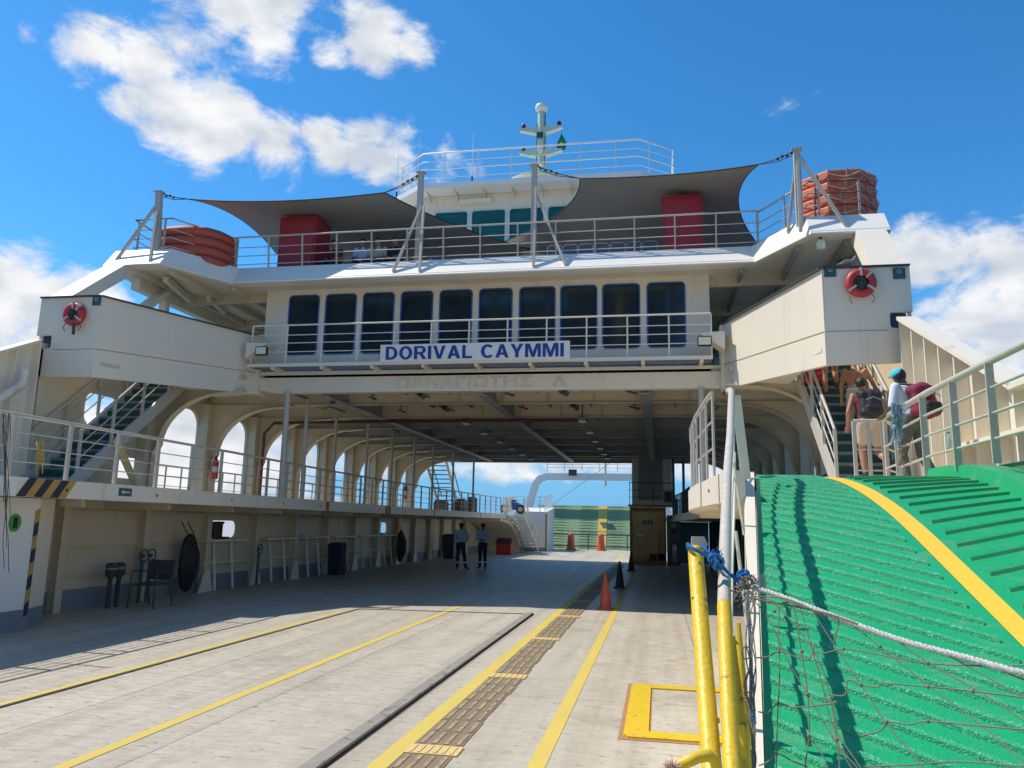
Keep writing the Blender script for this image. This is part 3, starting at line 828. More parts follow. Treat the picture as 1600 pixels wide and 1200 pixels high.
for k in range(9):
    x = -8.6 + k * 1.17
    for y in (19.5, 22.1):
        obj('beam_bracket', MB().plate([(x, y - .10, 5.19), (x, y - .10, 4.81), (x, y - .02, 4.81), (x, y - .02, 5.19)], (.012, 0, 0)), 'cream_in', cl)
# the side edge of the ceiling next to the open stern quarter
# --- facade beam and walkway
yb = 17.62
beam = MB().hexa([(-9.35, yb, 4.82), (1.17, yb, 4.82), (1.17, yb + .25, 4.82), (-9.35, yb + .25, 4.82), (-9.8, yb, 5.36), (1.2, yb, 5.34), (1.2, yb + .25, 5.34), (-9.8, yb + .25, 5.36)])
hb = fer('header_beam', beam, 'cream')
obj('beam_return', MB().box(1.171, 1.9, yb + .02, yb + .24, 4.82, 5.34).hexa([(-10.4, yb + .02, 5.0), (-9.36, yb + .02, 4.82), (-9.36, yb + .24, 4.82), (-10.4, yb + .24, 5.0), (-10.4, yb + .02, 5.36), (-9.81, yb + .02, 5.36), (-9.81, yb + .24, 5.36), (-10.4, yb + .24, 5.36)]), 'cream', hb)
text_obj('raised_greek_lettering', 'ΠΑΝΑΓΙΩΤΗΣ   Δ', .42, 'cream', ((-6.17 - 2.08) / 2, yb - .008, 5.02), (1, 0, 0), (0, 0, 1), width=4.15, height=.27, parent=hb, fill='NONE', bevel=.011, extrude=0.0)
wk = fer('walkway', MB().box(-9.85, 1.2, 17.02, 17.06, 5.36, 5.44).box(-9.85, 1.2, 17.9, 18.0, 5.36, 5.42), 'cream')
gm = MB()
for k in range(111):
    x = -9.85 + k * .1
    gm.box(x, x + .012, 17.06, 17.9, 5.385, 5.415)
for k in range(7): gm.box(-9.85, 1.2, 17.1 + k * .12, 17.112 + k * .12, 5.386, 5.414)
obj('grating', gm, 'greypaint', wk)
for k in range(9):
    x = -9.2 + k * 1.27
    obj('walkway_bracket', MB().box(x - .04, x + .04, 17.065, 17.615, 5.30, 5.384), 'cream', wk)
railing('walkway_railing', 'thin cream railing of the walkway in front of the ten cabin windows', [(-9.8, 17.1, 5.44), (1.18, 17.1, 5.44)], .97, (.3, .52, .72), spacing=.93, rt=.022, rm=.012, post=(.035, .035), m='cream')

# --- cabin front wall with ten windows
fy = 18.0
wins = []
for k in range(10):
    x0 = -9.36 + k * 1.011 + (.04 if k == 9 else 0)
    w_ = .84 if k < 6 else .89
    wins.append((x0, x0 + w_))
holes = [[(x, fy, z) for x, z in rr(a, b, 5.86, 7.44, .10, 4)] for a, b in wins]
cw = fer('cabin_front', MB().plate([(-10.0, fy, 5.42), (1.22, fy, 5.42), (1.22, fy, 7.62), (-10.0, fy, 7.62)], (0, .06, 0), holes), 'cream')
obj('cabin_side', MB().box(-10.0, -9.94, fy + .061, 38, 5.27, 7.6), 'cream', cw)
obj('cabin_side', MB().box(1.16, 1.22, fy + .061, 38, 5.27, 7.6), 'cream', cw)
for a, b in wins:
    out = rr(a - .005, b + .005, 5.855, 7.445, .11, 4); inn = rr(a + .028, b - .028, 5.888, 7.412, .085, 4)
    w = obj('window', MB().plate([(x, fy - .022, z) for x, z in out], (0, .05, 0), [[(x, fy - .022, z) for x, z in inn]]), 'blueframe', cw)
    ti = random.uniform(-.012, .012); tj = random.uniform(-.01, .01)
    obj('pane', MB().plate([(x, fy + .034 + ti * (z - 6.6) + tj * (x - a), z) for x, z in rr(a + .02, b - .02, 5.88, 7.42, .08, 4)], (0, .012, 0)), 'glass', w)

# name board
t = thing('name_board', 'white name board with blue capitals DORIVAL CAYMMI under the cabin windows', 'name board', (-4.15, 17.0, 5.6))
obj('board', MB().hexa([(-6.42, 16.99, 5.42), (-1.93, 16.99, 5.42), (-1.93, 17.02, 5.42), (-6.42, 17.02, 5.42), (-6.42, 16.97, 5.83), (-1.93, 16.97, 5.83), (-1.93, 17.0, 5.83), (-6.42, 17.0, 5.83)]), 'white', t)
def letters(word, org, xd, ud_, nd, W, H, parent, m):
    st = .20
    def ell(cx, cy, rx, ry, a0, a1, n=22): return [(cx + rx * math.cos(R(a0 + (a1 - a0) * k / n)), cy + ry * math.sin(R(a0 + (a1 - a0) * k / n))) for k in range(n + 1)]
    G_ = {
        'D': (.72, [([(0, 0)] + ell(.30, .5, .42, .5, -90, 90) + [(0, 1)], [[(st, .17)] + ell(.30, .5, .21, .33, -90, 90) + [(st, .83)]])]),
        'O': (.80, [(ell(.40, .5, .40, .52, 0, 350), [ell(.40, .5, .19, .34, 0, 350)])]),
        'R': (.74, [([(0, 0), (st, 0), (st, .38), (.34, .38), (.52, 0), (.76, 0), (.53, .43)] + ell(.46, .71, .25, .29, -50, 90, 12) + [(0, 1)], [[(st, .54)] + ell(.42, .70, .09, .15, -90, 90, 8) + [(st, .85)]])]),
        'I': (.20, [([(0, 0), (st, 0), (st, 1), (0, 1)], [])]),
        'V': (.76, [([(.28, 0), (.48, 0), (.76, 1), (.55, 1), (.38, .30), (.21, 1), (0, 1)], [])]),
        'A': (.78, [([(0, 0), (.21, 0), (.27, .21), (.51, .21), (.57, 0), (.78, 0), (.49, 1), (.29, 1)], [[(.32, .38), (.46, .38), (.39, .72)]])]),
        'L': (.58, [([(0, 0), (.58, 0), (.58, .17), (st, .17), (st, 1), (0, 1)], [])]),
        'C': (.74, [(ell(.40, .5, .40, .52, 40, 320) + ell(.40, .5, .19, .34, 312, 48), [])]),
        'Y': (.74, [([(.27, 0), (.47, 0), (.47, .40), (.74, 1), (.52, 1), (.37, .60), (.22, 1), (0, 1), (.27, .40)], [])]),
        'M': (.90, [([(0, 0), (.18, 0), (.18, .72), (.36, 0), (.54, 0), (.72, .72), (.72, 0), (.90, 0), (.90, 1), (.63, 1), (.45, .36), (.27, 1), (0, 1)], [])])}
    gap = .10; tot = sum((.42 if c == ' ' else G_[c][0] + gap) for c in word) - gap
    x = 0; sc = W / tot; o_ = Vector(org)
    for c in word:
        if c == ' ': x += .42; continue
        w, sh_ = G_[c]
        P3 = lambda q: o_ + Vector(xd) * ((x + q[0]) * sc - W / 2) + Vector(ud_) * ((q[1] - .5) * H)
        for o2, hs2 in sh_:
            obj('letter', MB().plate([P3(q) for q in o2], Vector(nd) * .006, [[P3(q) for q in h_] for h_ in hs2]), m, parent)
        x += w + gap
letters('DORIVAL CAYMMI', ((-6.42 - 1.93) / 2, 16.978, 5.625), (1, 0, 0), (0, -.05, 1), (0, -1, -.05), 4.22, .31, t, 'signblue')

# --- upper deck
def ud_poly(off, s=0):
    half = [(6.35, 17.15 + off), (7.25, 15.55 + off), (8.75, 15.55 + off), (9.0 - off * .3, 17.5), (9.0 - off * .3, 39)]
    P = [(CX + x, y) for x, y in half] + [(CX - x, y) for x, y in reversed(half)]
    return P
lo = ud_poly(0); hi = ud_poly(.38)
hi = [(x * (1 - 0) , y) for x, y in hi]
ud = fer('upper_deck', MB().plate([(x, y, 7.58) for x, y in ud_poly(.03)], (0, 0, .06)), 'cream')
fas = MB()
loL = lo; hiL = hi
n_ = len(lo)
hi2 = []
def inset(p, q, d):
    return q
for k in range(n_):
    k2 = (k + 1) % n_
    if k == 4: continue      # stern side open
    a, b, c, d = lo[k], lo[k2], hi[k2], hi[k]
    fas.hexa([(a[0], a[1], 7.56), (b[0], b[1], 7.56), (c[0], c[1], 7.56), (d[0], d[1], 7.56), (a[0], a[1], 7.59), (b[0], b[1], 7.59), (c[0], c[1], 8.08), (d[0], d[1], 8.08)])
obj('deck_edge', fas, 'warmwhite', ud)
obj('deck_floor', MB().plate([(x, y, 7.86) for x, y in ud_poly(.40)], (0, 0, .05)), 'greypaint', ud)
for x in (-12.2, -11.4, -10.6, 1.9, 2.9, 3.8):
    ax = abs(x - CX); ye_ = 15.9 if ax > 7.25 else 17.15 + (7.25 - ax) / .9 * 0 + (0 if ax < 6.35 else -(ax - 6.35) / .9 * 1.6) + .3
    obj('under_beam', MB().box(x - .03, x + .03, ye_, 38, 7.42, 7.578), 'cream_in' if x < 0 else 'slate', ud)
for y in (18.2, 20.8, 23.4, 26.0):
    obj('under_beam', MB().box(-12.9, -10.01, y - .04, y + .04, 7.34, 7.578), 'cream_in', ud)
    obj('under_beam', MB().box(1.23, 4.5, y - .04, y + .04, 7.34, 7.578), 'cream_in', ud)

# --- level two side passages and stair landings
def side_level(s):
    i = 1 if s < 0 else -1
    X = lambda x: mx_(x, s)
    mb = MB().box(X(-12.6), X(-9.95), 17.0, 38, 5.08, 5.19)
    sp = fer('side_passage', mb, 'cream_in')
    obj('parapet', MB().box(X(-12.62), X(-12.54), 17.5, 38, 5.0, 6.2), 'cream', sp)
    obj('eaves_beam', MB().box(X(-12.8), X(-12.55), 16.4, 38, 7.25, 7.57), 'cream', sp)
    for y in (17.4, 21, 24.6, 28.2, 31.8, 35.4):
        obj('passage_column', MB().box(X(-12.7), X(-12.5), y, y + .16, 5.0, 7.3), 'cream', sp)
    # wing bulwark
    O = Vector((X(-12.6), 13.5, 0)); I = Vector((X(-11.2), 13.5, 0)); B = Vector((X(-9.87), 17.5, 0))
    z = lambda v, h: Vector((v.x, v.y, h))
    notch = [(.0, 5.36), (.34, 5.36), (.36, 5.30), (.36, 5.14), (.34, 5.09), (0, 5.06)]
    if s > 0: notch = notch
    P = [z(O, 4.5), z(I, 4.47), z(I, 6.15), z(O, 6.15)] + [Vector((O.x + i * a, O.y, h)) for a, h in notch]
    wb = fer('wing_bulwark', MB().plate(P, (0, .07, 0)), 'cream')
    inn = MB()
    off = Vector((-i * .07, .03, 0))
    inn.hexa([z(I, 4.47), z(B, 4.78), z(B, 4.78) + off, z(I, 4.47) + Vector((-i * .07, .07, 0)), z(I, 6.15), z(B, 6.24), z(B, 6.24) + off, z(I, 6.15) + Vector((-i * .07, .07, 0))])
    obj('inner_panel', inn, 'cream', wb)
    zf = 5.05
    Ia = z(I, zf) + Vector((i * .004, 0, 0)); Ba = z(B, zf + .27) + Vector((i * .004, 0, 0))
    obj('weld_seam', MB().bar(Ia, Ba, .006, .012), 'casdark' if 'casdark' in M else 'rust', wb)
    obj('weld_seam', MB().bar(z(O, zf) + Vector((i * .4, -.003, 0)), z(I, zf) + Vector((-i * .02, -.003, 0)), .005, .010), 'greypaint', wb)
    obj('corner_bead', MB().tube([z(I, 4.47), z(I, 6.15)], .012, 6), 'cream', wb)
    obj('outer_panel', MB().box(X(-12.6), X(-12.53), 13.572, 17.5, 5.06, 6.15).box(X(-12.6), X(-12.53), 13.572, 17.5, 4.5, 5.05), 'cream', wb)
    obj('back_panel', MB().box(X(-9.87), X(-9.8), 17.5, 18.0, 4.78, 6.24), 'cream', wb)
    obj('rim', MB().bar(z(O, 6.165), z(I, 6.165), .10, .03).bar(z(I, 6.165), z(B, 6.255), .10, .03), 'dark', wb)
    # notch backing
    obj('hawse_box', MB().box(X(-12.52), X(-12.2), 13.62, 14.0, 5.0, 5.42), 'navy', wb)
    # landing underside
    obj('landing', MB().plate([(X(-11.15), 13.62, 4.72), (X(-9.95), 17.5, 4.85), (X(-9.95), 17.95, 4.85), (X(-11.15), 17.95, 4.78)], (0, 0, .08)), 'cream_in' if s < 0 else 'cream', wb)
    # sloping support up to the upper deck corner
    sup = MB().hexa([(X(-12.6), 13.6, 6.18), (X(-12.05), 13.6, 6.18), (X(-12.05), 14.0, 6.18), (X(-12.6), 14.0, 6.18), (X(-12.85), 15.5, 7.57), (X(-12.3), 15.5, 7.57), (X(-12.3), 16.0, 7.57), (X(-12.85), 16.0, 7.57)])
    obj('sloping_support', sup, 'cream', wb)
    sup = MB().hexa([(X(-12.5), 15.6, 6.18), (X(-12.2), 15.6, 6.18), (X(-12.2), 15.8, 6.18), (X(-12.5), 15.8, 6.18), (X(-12.6), 17.3, 7.57), (X(-12.3), 17.3, 7.57), (X(-12.3), 17.5, 7.57), (X(-12.6), 17.5, 7.57)])
    obj('sloping_support', sup, 'cream', wb)
    # floodlight bracket at the inner back corner
    bx0 = X(-9.85)
    br = MB().plate([(bx0, 16.9, 5.55), (bx0 + i * .55, 16.9, 5.92), (bx0, 16.9, 5.95)], (0, .5, 0))
    obj('lamp_bracket', br, 'cream', wb)
    return wb
side_level(-1); side_level(1)
for s, lab in ((-1, 'square floodlight on the bracket at the left end of the walkway railing'), (1, 'square floodlight on the bracket at the right end of the walkway railing')):
    x = mx_(-9.42, s)
    t = thing('floodlight', lab, 'floodlight', (x, 16.85, 5.8), 'floodlights beside the walkway')
    obj('housing', MB().box(x - .15, x + .15, 16.86, 16.93, 5.62, 5.83), 'black', t)
    obj('lens', MB().box(x - .13, x + .13, 16.85, 16.859, 5.645, 5.81), 'lampglass', t)

# --- sloping outer bulwarks near the camera, with vertical ribs
def bulwark(s):
    i = 1 if s < 0 else -1
    X = mx_(-12.5, s)
    t = fer('outer_bulwark', MB().plate([(X, -1, 2.2), (X, 13.55, 2.2), (X, 13.55, 5.2), (X, 13.2, 5.12), (X, 9.5, 3.36), (X, -1, 3.34)], (-i * .05, 0, 0)), 'cream')
    r = MB()
    k = 0; y = 13.35
    while y > 1:
        zt = 3.33 if y < 9.5 else 3.33 + (y - 9.5) * .475
        obj('bulwark_rib', MB().box(X, X + i * .17, y - .02, y + .02, 2.2, zt), 'cream', t)
        y -= .55
    cap_ = MB()
    cap_.hexa([(X - i * .08, 9.5, 3.36), (X + i * .22, 9.5, 3.36), (X + i * .22, 13.3, 5.165), (X - i * .08, 13.3, 5.165), (X - i * .08, 9.5, 3.42), (X + i * .22, 9.5, 3.42), (X + i * .22, 13.3, 5.225), (X - i * .08, 13.3, 5.225)])
    cap_.box(X - i * .08, X + i * .22, -1, 9.495, 3.345, 3.40)
    obj('capping', cap_, 'cream', t)
    obj('shelf', MB().box(X, X + i * .20, 5, 11.2, 2.86, 2.9), 'cream', t)
    return t
bulwark(-1); bulwark(1)
fer('bulwark_pipe', MB().tube([(-12.2, 12.9, 4.5), (-12.2, 12.85, 4.2), (-12.15, 12.2, 3.75), (-12.15, 12.1, 3.4), (-12.15, 12.1, 2.3)], .09, 10), 'cream', smooth=60)
bt = thing('water_bottle', 'small clear plastic water bottle on the shelf of the ribbed bulwark', 'bottle', at(1484, 664, x=3.97))
p = at(1484, 668, x=3.99)
pet = mat('clear_plastic', (0.55, 0.72, 0.78), 0.08, 0.1, 5, bump=0, trans=0.6)
obj('bottle_body', MB().lathe([(.03, 0), (.036, .02), (.036, .13), (.032, .15), (.014, .19), (.014, .2)], (3.97, p.y, 2.9), 12), pet, bt, smooth=50)
obj('bottle_cap', MB().lathe([(.016, .2), (.016, .22)], (3.97, p.y, 2.9), 12), 'navy', bt)

# --- staircases up to the side passages
def stair(s, label, X0, X1, y0, y1, z0, z1, name='staircase'):
    t = thing(name, label, 'staircase', ((X0 + X1) / 2, y0, z0), 'staircases from the galleries to the cabin deck')
    n = 14
    dy = (y1 - y0) / n; dz = (z1 - z0) / n
    for k in range(n):
        y = y0 + dy * k; z = z0 + dz * (k + 1)
        mb = MB().box(X0 + .05, X1 - .05, y, y + dy + .06, z - .04, z)
        st = obj('tread', mb, 'stairgreen', t)
        obj('nosing', MB().box(X0 + .05, X1 - .05, y - .012, y - .001, z - .045, z + .004), 'greypaint', st)
        obj('riser', MB().box(X0 + .05, X1 - .05, y + dy, y + dy + .02, z, z + dz - .05), 'stairgreen', st)
    d = Vector((0, y1 - y0, z1 - z0)).normalized()
    for x in (X0, X1):
        obj('stringer', MB().bar((x, y0 - .25, z0 - .05), (x, y1 + .1, z1 + .08), .06, .26), 'railpaint', t)
        for h, r in ((.98, .026), (.70, .013), (.42, .013)):
            obj('handrail' if h > .9 else 'mid_rail', MB().tube([(x, y0, z0 + .15 + h), (x, y1, z1 + .15 + h)], r, 8), 'railpaint', t, smooth=50)
        for q in range(5):
            f = q / 4
            obj('baluster', MB().bar((x, y0 + (y1 - y0) * f, z0 + (z1 - z0) * f), (x, y0 + (y1 - y0) * f, z0 + (z1 - z0) * f + 1.13), .05, .05), 'railpaint', t)
    return t
stair(-1, 'dark green staircase behind the long left gallery railing', -12.3, -11.2, 13.4, 16.9, 2.24, 5.15)
stair(1, 'dark green staircase with people climbing beside the green ramp', 2.85, 3.95, 13.4, 16.9, 2.24, 5.15)
# hazard marks at the foot of the left staircase stringer
t = fer('hazard_plate', MB().bar((-11.12, 15.0, 2.5), (-11.12, 14.3, 3.3), .02, .2), 'casing')

# --- posts at the gallery edges
PY = [17.6, 18.9, 21.3, 23.9, 26.5, 29.1, 31.7, 34.3, 36.9]
p0 = None
for k, y in enumerate(PY):
    ratio = [.512, .4813, .437, .390, .354, .3225, .296, .268, .240][k]
    x = -ratio * y
    ordn = ['first', 'second', 'third', 'fourth', 'fifth', 'sixth', 'seventh', 'eighth', 'ninth'][k]
    t = tag(obj('deck_post', MB().tube([(x, y, 2.24), (x, y, 4.85)], .05 if k else .07, 10), 'railpaint', smooth=50), 'round steel post on the left gallery edge, %s one counted from the window front' % ordn, 'post', 'posts along the left gallery edge')
tag(obj('deck_post', MB().tube([(.96, 17.62, 2.24), (.96, 17.62, 4.83)], .07, 10), 'railpaint', smooth=50), 'pale steel post on the right gallery under the header beam', 'post', 'posts along the right gallery edge')
for x, y in ((1.12, 36.5), (.66, 36.2)):
    tag(obj('deck_post', MB().tube([(x, y, 2.24), (x, y, 4.8)], .06, 10), 'dark', smooth=50), 'dark post beside the engine casing against the sky, %s of two' % ('nearer to it' if x < .8 else 'farther from it'), 'post', 'posts along the right gallery edge')
# --- gallery railings
def edge3(edge, y0, y1, dx=0, z=2.245):
    P = []
    for k in range(len(edge) - 1):
        a, b = edge[k], edge[k + 1]
        for q in range(4):
            f = q / 4; y = a[1] + (b[1] - a[1]) * f
            if y0 <= y <= y1: P.append((a[0] + (b[0] - a[0]) * f + dx, y, z))
    return P
railing('gallery_railing', 'long four bar railing along the curved left gallery edge', edge3(LE, 3, 43.9, -.05), .85 + .02, (.22, .42, .63), spacing=1.08, rt=.026, rm=.010, post=(.05, .05))
railing('gallery_railing', 'low railing under the arches at the ship side of the left gallery', [(-12.2, 17.0, 2.24), (-12.2, 38, 2.24)], .75, (.25, .5), spacing=.65, rt=.022, rm=.010, post=(.03, .03))
railing('gallery_railing', 'curved railing with flat grey bars on the white edged right gallery', edge3(RE, 7.8, 15, .03), .87, (.3, .58), spacing=.56, rt=.024, rm=.011, post=(.02, .13))
railing('gallery_railing', 'dark railing on the right gallery beside the engine casing', edge3(RE, 28, 43, .05), .87, (.3, .58), spacing=.6, rt=.024, rm=.011, post=(.04, .04), m='dark')
railing('gallery_railing', 'low railing at the ship side of the right gallery', [(3.8, 17.0, 2.24), (3.8, 38, 2.24)], .75, (.25, .5), spacing=1.3, rt=.022, rm=.010, post=(.04, .04), m='dark')

# ================================================================== GREEN RAMP on the right
def zr(y):
    if y < 6.2: return -.97 + .43 * y
    t = min(1.0, (y - 6.2) / 2.8)
    return -.97 + .43 * 6.2 + .43 * 2.8 * (t - t * t / 2)
def xl(y): return max(.30, .118 * y) if y < 8 else .118 * 8
YX = lambda y: 1.74 + .095 * (8 - y)       # centre line of the yellow stripe
XR = 3.12
gramp = thing('boarding_ramp', 'bright green humped boarding ramp with chevron ribs and a yellow stripe', 'ramp', (1.8, 5, 0))
ys = [0.4 + k * .2 for k in range(44)]
mb = MB(); b = 0
for k, y in enumerate(ys):
    mb.v += [(xl(y), y, zr(y)), (XR, y, zr(y)), (xl(y), y, zr(y) - .12), (XR, y, zr(y) - .12)]
for k in range(len(ys) - 1):
    a = k * 4; c = a + 4
    mb.f += [(a, a + 1, c + 1, c), (a + 2, c + 2, c + 3, a + 3), (a, c, c + 2, a + 2), (a + 1, a + 3, c + 3, c + 1)]
mb.f += [(0, 2, 3, 1), (len(mb.v) - 4, len(mb.v) - 3, len(mb.v) - 1, len(mb.v) - 2)]
obj('ramp_plate', mb, 'ramp', gramp, smooth=30)
st_ = MB()
for k in range(len(ys) - 1):
    a, c = ys[k], ys[k + 1]
    w = .075
    st_.add([(YX(a) - w, a, zr(a) + .006), (YX(a) + w, a, zr(a) + .006), (YX(c) + w, c, zr(c) + .006), (YX(c) - w, c, zr(c) + .006)], [(0, 1, 2, 3)])
obj('yellow_stripe', st_, mat('ramp_stripe_yellow', (0.80, 0.52, 0.045), .5, .05, 4), gramp)
rl = MB(); rnd = random.Random(11)
def rib(mb, x0, y0, x1, y1, n=10, w=.036, h=.024):
    rows = []
    for q in range(n + 1):
        f = q / n
        x = x0 + (x1 - x0) * f; y = y0 + (y1 - y0) * f
        z = zr(y); j = rnd.uniform(-.002, .002)
        rows.append([(x, y - w / 2 + j, zr(y - w / 2) - .002), (x, y - w / 2 + .006 + j, zr(y - w / 2) + h), (x, y + w / 2 - .006 + j, zr(y + w / 2) + h), (x, y + w / 2 + j, zr(y + w / 2) - .002)])
    b = len(mb.v)
    for r_ in rows: mb.v += r_
    for q in range(n):
        for c in range(3):
            a = b + q * 4 + c
            mb.f.append((a, a + 1, a + 5, a + 4))
    mb.f.append((b, b + 3, b + 2, b + 1)); e = b + n * 4
    mb.f.append((e, e + 1, e + 2, e + 3))
for k in range(62):
    y = .9 + k * .157
    if y > 9.3: break
    xa, xb = xl(y) + .07, YX(y) - .12 - rnd.uniform(0, .03)
    rib(rl, xa, y + .28, xb, y + .28 - (xb - xa) * .55)
rr_ = MB()
for k in range(50):
    y = .9 + k * .20
    if y > 9.0: break
    xa, xb = YX(y) + .14 + rnd.uniform(0, .04), XR - .06
    if y + (xb - xa) * .45 > 8.95: continue
    rib(rr_, xa, y, xb, y + (xb - xa) * .45)
obj('left_ribs', rl, 'ribs', gramp)
obj('right_ribs', rr_, M['ramp'], gramp)
# raised green side plate on the right
cp = MB()
for k in range(40):
    a, c = 1.0 + k * .21, 1.0 + (k + 1) * .21
    za, zc = zr(a) + .14, zr(c) + .14
    cp.hexa([(XR - .22, a, zr(a) - .1), (XR + .12, a, zr(a) - .1), (XR + .12, c, zr(c) - .1), (XR - .22, c, zr(c) - .1), (XR - .16, a, za), (XR + .12, a, za), (XR + .12, c, zc), (XR - .16, c, zc)])
obj('edge_kerb', cp, 'ramp', gramp)
# plinth between ramp and bulwark, pale green then white
obj('plinth', MB().box(XR + .13, 4.0, 6.2, 9.3, 1.2, 2.40), mat('worn_green_plinth', (0.10, 0.20, 0.10), .7, .3, 4, stain=(.35, .36, .3)), gramp)
obj('white_plinth', MB().box(XR + .13, 4.0, 1.0, 6.195, 1.0, 2.62), mat('chalky_white_concrete', (0.62, 0.68, 0.62), .8, .1, 3, stain=(.45, .52, .46)), gramp)

# descending handrail on the ramp's left edge: thick pipe, flat plate balusters
PP = [at(1143, 613, y=7.6), at(1141, 680, y=6.3), at(1136.5, 744, y=5.3), at(1134, 810, y=4.65), at(1132, 883, y=4.05), at(1131.5, 945, y=3.72)]
PQ = [at(1131.5, 945, y=3.72), at(1134, 1010, y=3.5), at(1137, 1073, y=3.36), at(1143, 1184, y=3.1), at(1150, 1300, y=2.85), at(1158, 1420, y=2.6)]
hr = thing('handrail', 'thick worn grey pipe handrail running down the left edge of the green ramp', 'handrail', PP[-1])
obj('pipe', MB().tube([at(1138, 611, y=7.95), at(1141, 610, y=7.8)] + PP, .030, 14), 'galv', hr, smooth=60)
obj('yellow_pipe', MB().tube(PQ, .0315, 14), 'yellow', hr, smooth=60)
side = MB()
def ckz(y): return max(0.02, zr(y))
for k in range(24):
    a, c = 2.4 + k * .25, 2.4 + (k + 1) * .25
    if c > 8.3: break
    side.hexa([(.100 * a, a, -.01), (.118 * a - .001, a, -.01), (.118 * c - .001, c, -.01), (.100 * c, c, -.01), (.103 * a, a, ckz(a) + .07), (.116 * a, a, ckz(a) + .07), (.116 * c, c, ckz(c) + .07), (.103 * c, c, ckz(c) + .07)])
obj('side_plate', side, 'cream', hr)
for k, Y in enumerate((7.5, 6.2, 5.0, 4.0, 3.3)):
    obj('post', MB().hexa([(.101 * Y, Y, ckz(Y)), (.113 * Y, Y, ckz(Y)), (.113 * Y, Y + .012, ckz(Y)), (.101 * Y, Y + .012, ckz(Y)), (.092 * Y, Y, ckz(Y) + .86), (.103 * Y, Y, ckz(Y) + .86), (.103 * Y, Y + .012, ckz(Y) + .86), (.092 * Y, Y + .012, ckz(Y) + .86)]) if k == 0 else MB().tube([(.102 * Y, Y, ckz(Y)), (.092 * Y, Y, ckz(Y) + .55)], .012, 6), 'cream' if k < 3 else 'yellow', hr)
for dz in (-.30, -.58):
    obj('mid_rail', MB().tube([p + Vector((.012, 0, dz)) for p in PP[:5]], .011, 8), 'cream', hr, smooth=60)
obj('lower_yellow_plate', MB().tube([at(1150, 1000, y=3.75), at(1158, 1100, y=3.5), at(1166, 1250, y=3.2)], .028, 12), 'yellow', hr, smooth=60)

# horizontal railing along the right side of the ramp
rt = railing('ramp_railing', 'stout four bar railing along the right side of the green ramp', [(2.92, 10.3, 2.30), (2.96, 9.2, 2.36), (2.96, 1.2, 2.36)], .92, (.22, .45, .68), spacing=.93, rt=.036, rm=.014, post=(.07, .02))
railing('gate_railing', 'short three post railing at the foot of the green staircase', [(2.70, 11.5, 2.24), (3.08, 11.5, 2.24)], 1.02, (.33, .62), posts=[0, .19, .38], rt=.026, rm=.013, post=(.045, .045))
railing('gate_railing', 'short railing joining the ramp rail to the stair rail', [(2.92, 10.32, 2.24), (3.0, 11.2, 2.24), (3.98, 13.2, 2.24)], 1.0, (.33, .62), spacing=1.1, rt=.026, rm=.013, post=(.045, .045))

# ================================================================== FOREGROUND yellow posts, ropes, net
yp = thing('yellow_post', 'leaning yellow post with a grey capped top and blue rope tied round it', 'post', at(1105, 1100, y=3.2))
a = at(1087, 868, y=3.95); c = at(1112, 1200, y=3.12); e = c + (c - a) * 1.05
obj('pole', MB().tube([a, lerp(a, e, .33), lerp(a, e, .66), e], [.036, .037, .038, .038], 16), 'yellow', yp, smooth=60)
obj('cap', MB().lathe([(.036, 0), (.036, .03), (.028, .045), (.01, .05)], a, 16), 'yellow', yp, smooth=50)
p = at(1091, 850, y=3.95)
obj('grey_bracket', MB().plate([(p.x - .035, p.y, p.z - .035), (p.x + .03, p.y, p.z - .035), (p.x + .045, p.y, p.z + .0), (p.x + .03, p.y, p.z + .035), (p.x - .03, p.y, p.z + .035)], (0, .05, 0)), 'galv', yp)
for px, py, Y in ((1093, 935, 3.75), (1110, 1120, 3.3)):
    q = at(px, py, y=Y)
    obj('band_clip', MB().box(q.x - .035, q.x + .032, q.y - .045, q.y - .03, q.z - .012, q.z + .008).ball((q.x, q.y - .045, q.z), .012, 8, 6), 'rust' if py < 1000 else 'yellow', yp)
yl = thing('yellow_loop', 'curved yellow pipe loop at the foot of the yellow posts', 'pipe loop', at(1085, 1190, y=3.05))
obj('pipe', MB().tube([at(1040, 1215, y=2.95), at(1065, 1194, y=2.95), at(1090, 1183, y=2.95), at(1108, 1180, y=2.97), at(1118, 1190, y=3.0), at(1122, 1215, y=3.0), at(1124, 1300, y=3.0)], .021, 12), 'yellow', yl, smooth=60)
fr = thing('frayed_rope_end', 'frayed pinkish rope end tied to the curved yellow pipe', 'rope end', at(1052, 1195, y=2.93))
mb = MB(); rnd = random.Random(2)
b0 = at(1050, 1204, y=2.93)
for k in range(90):
    d = Vector((rnd.uniform(-1, 1), rnd.uniform(-.8, .4), rnd.uniform(-.2, 1))).normalized() * rnd.uniform(.02, .042)
    mb.tube([b0, b0 + d * .6 + Vector((0, 0, .004)), b0 + d], .0016, 4)
mb.tube([b0 + Vector((-.02, 0, -.10)), b0], .016, 8)
obj('strands', mb, mat('pink_rope_fibre', (.55, .36, .30), .9, .2, 40), fr)

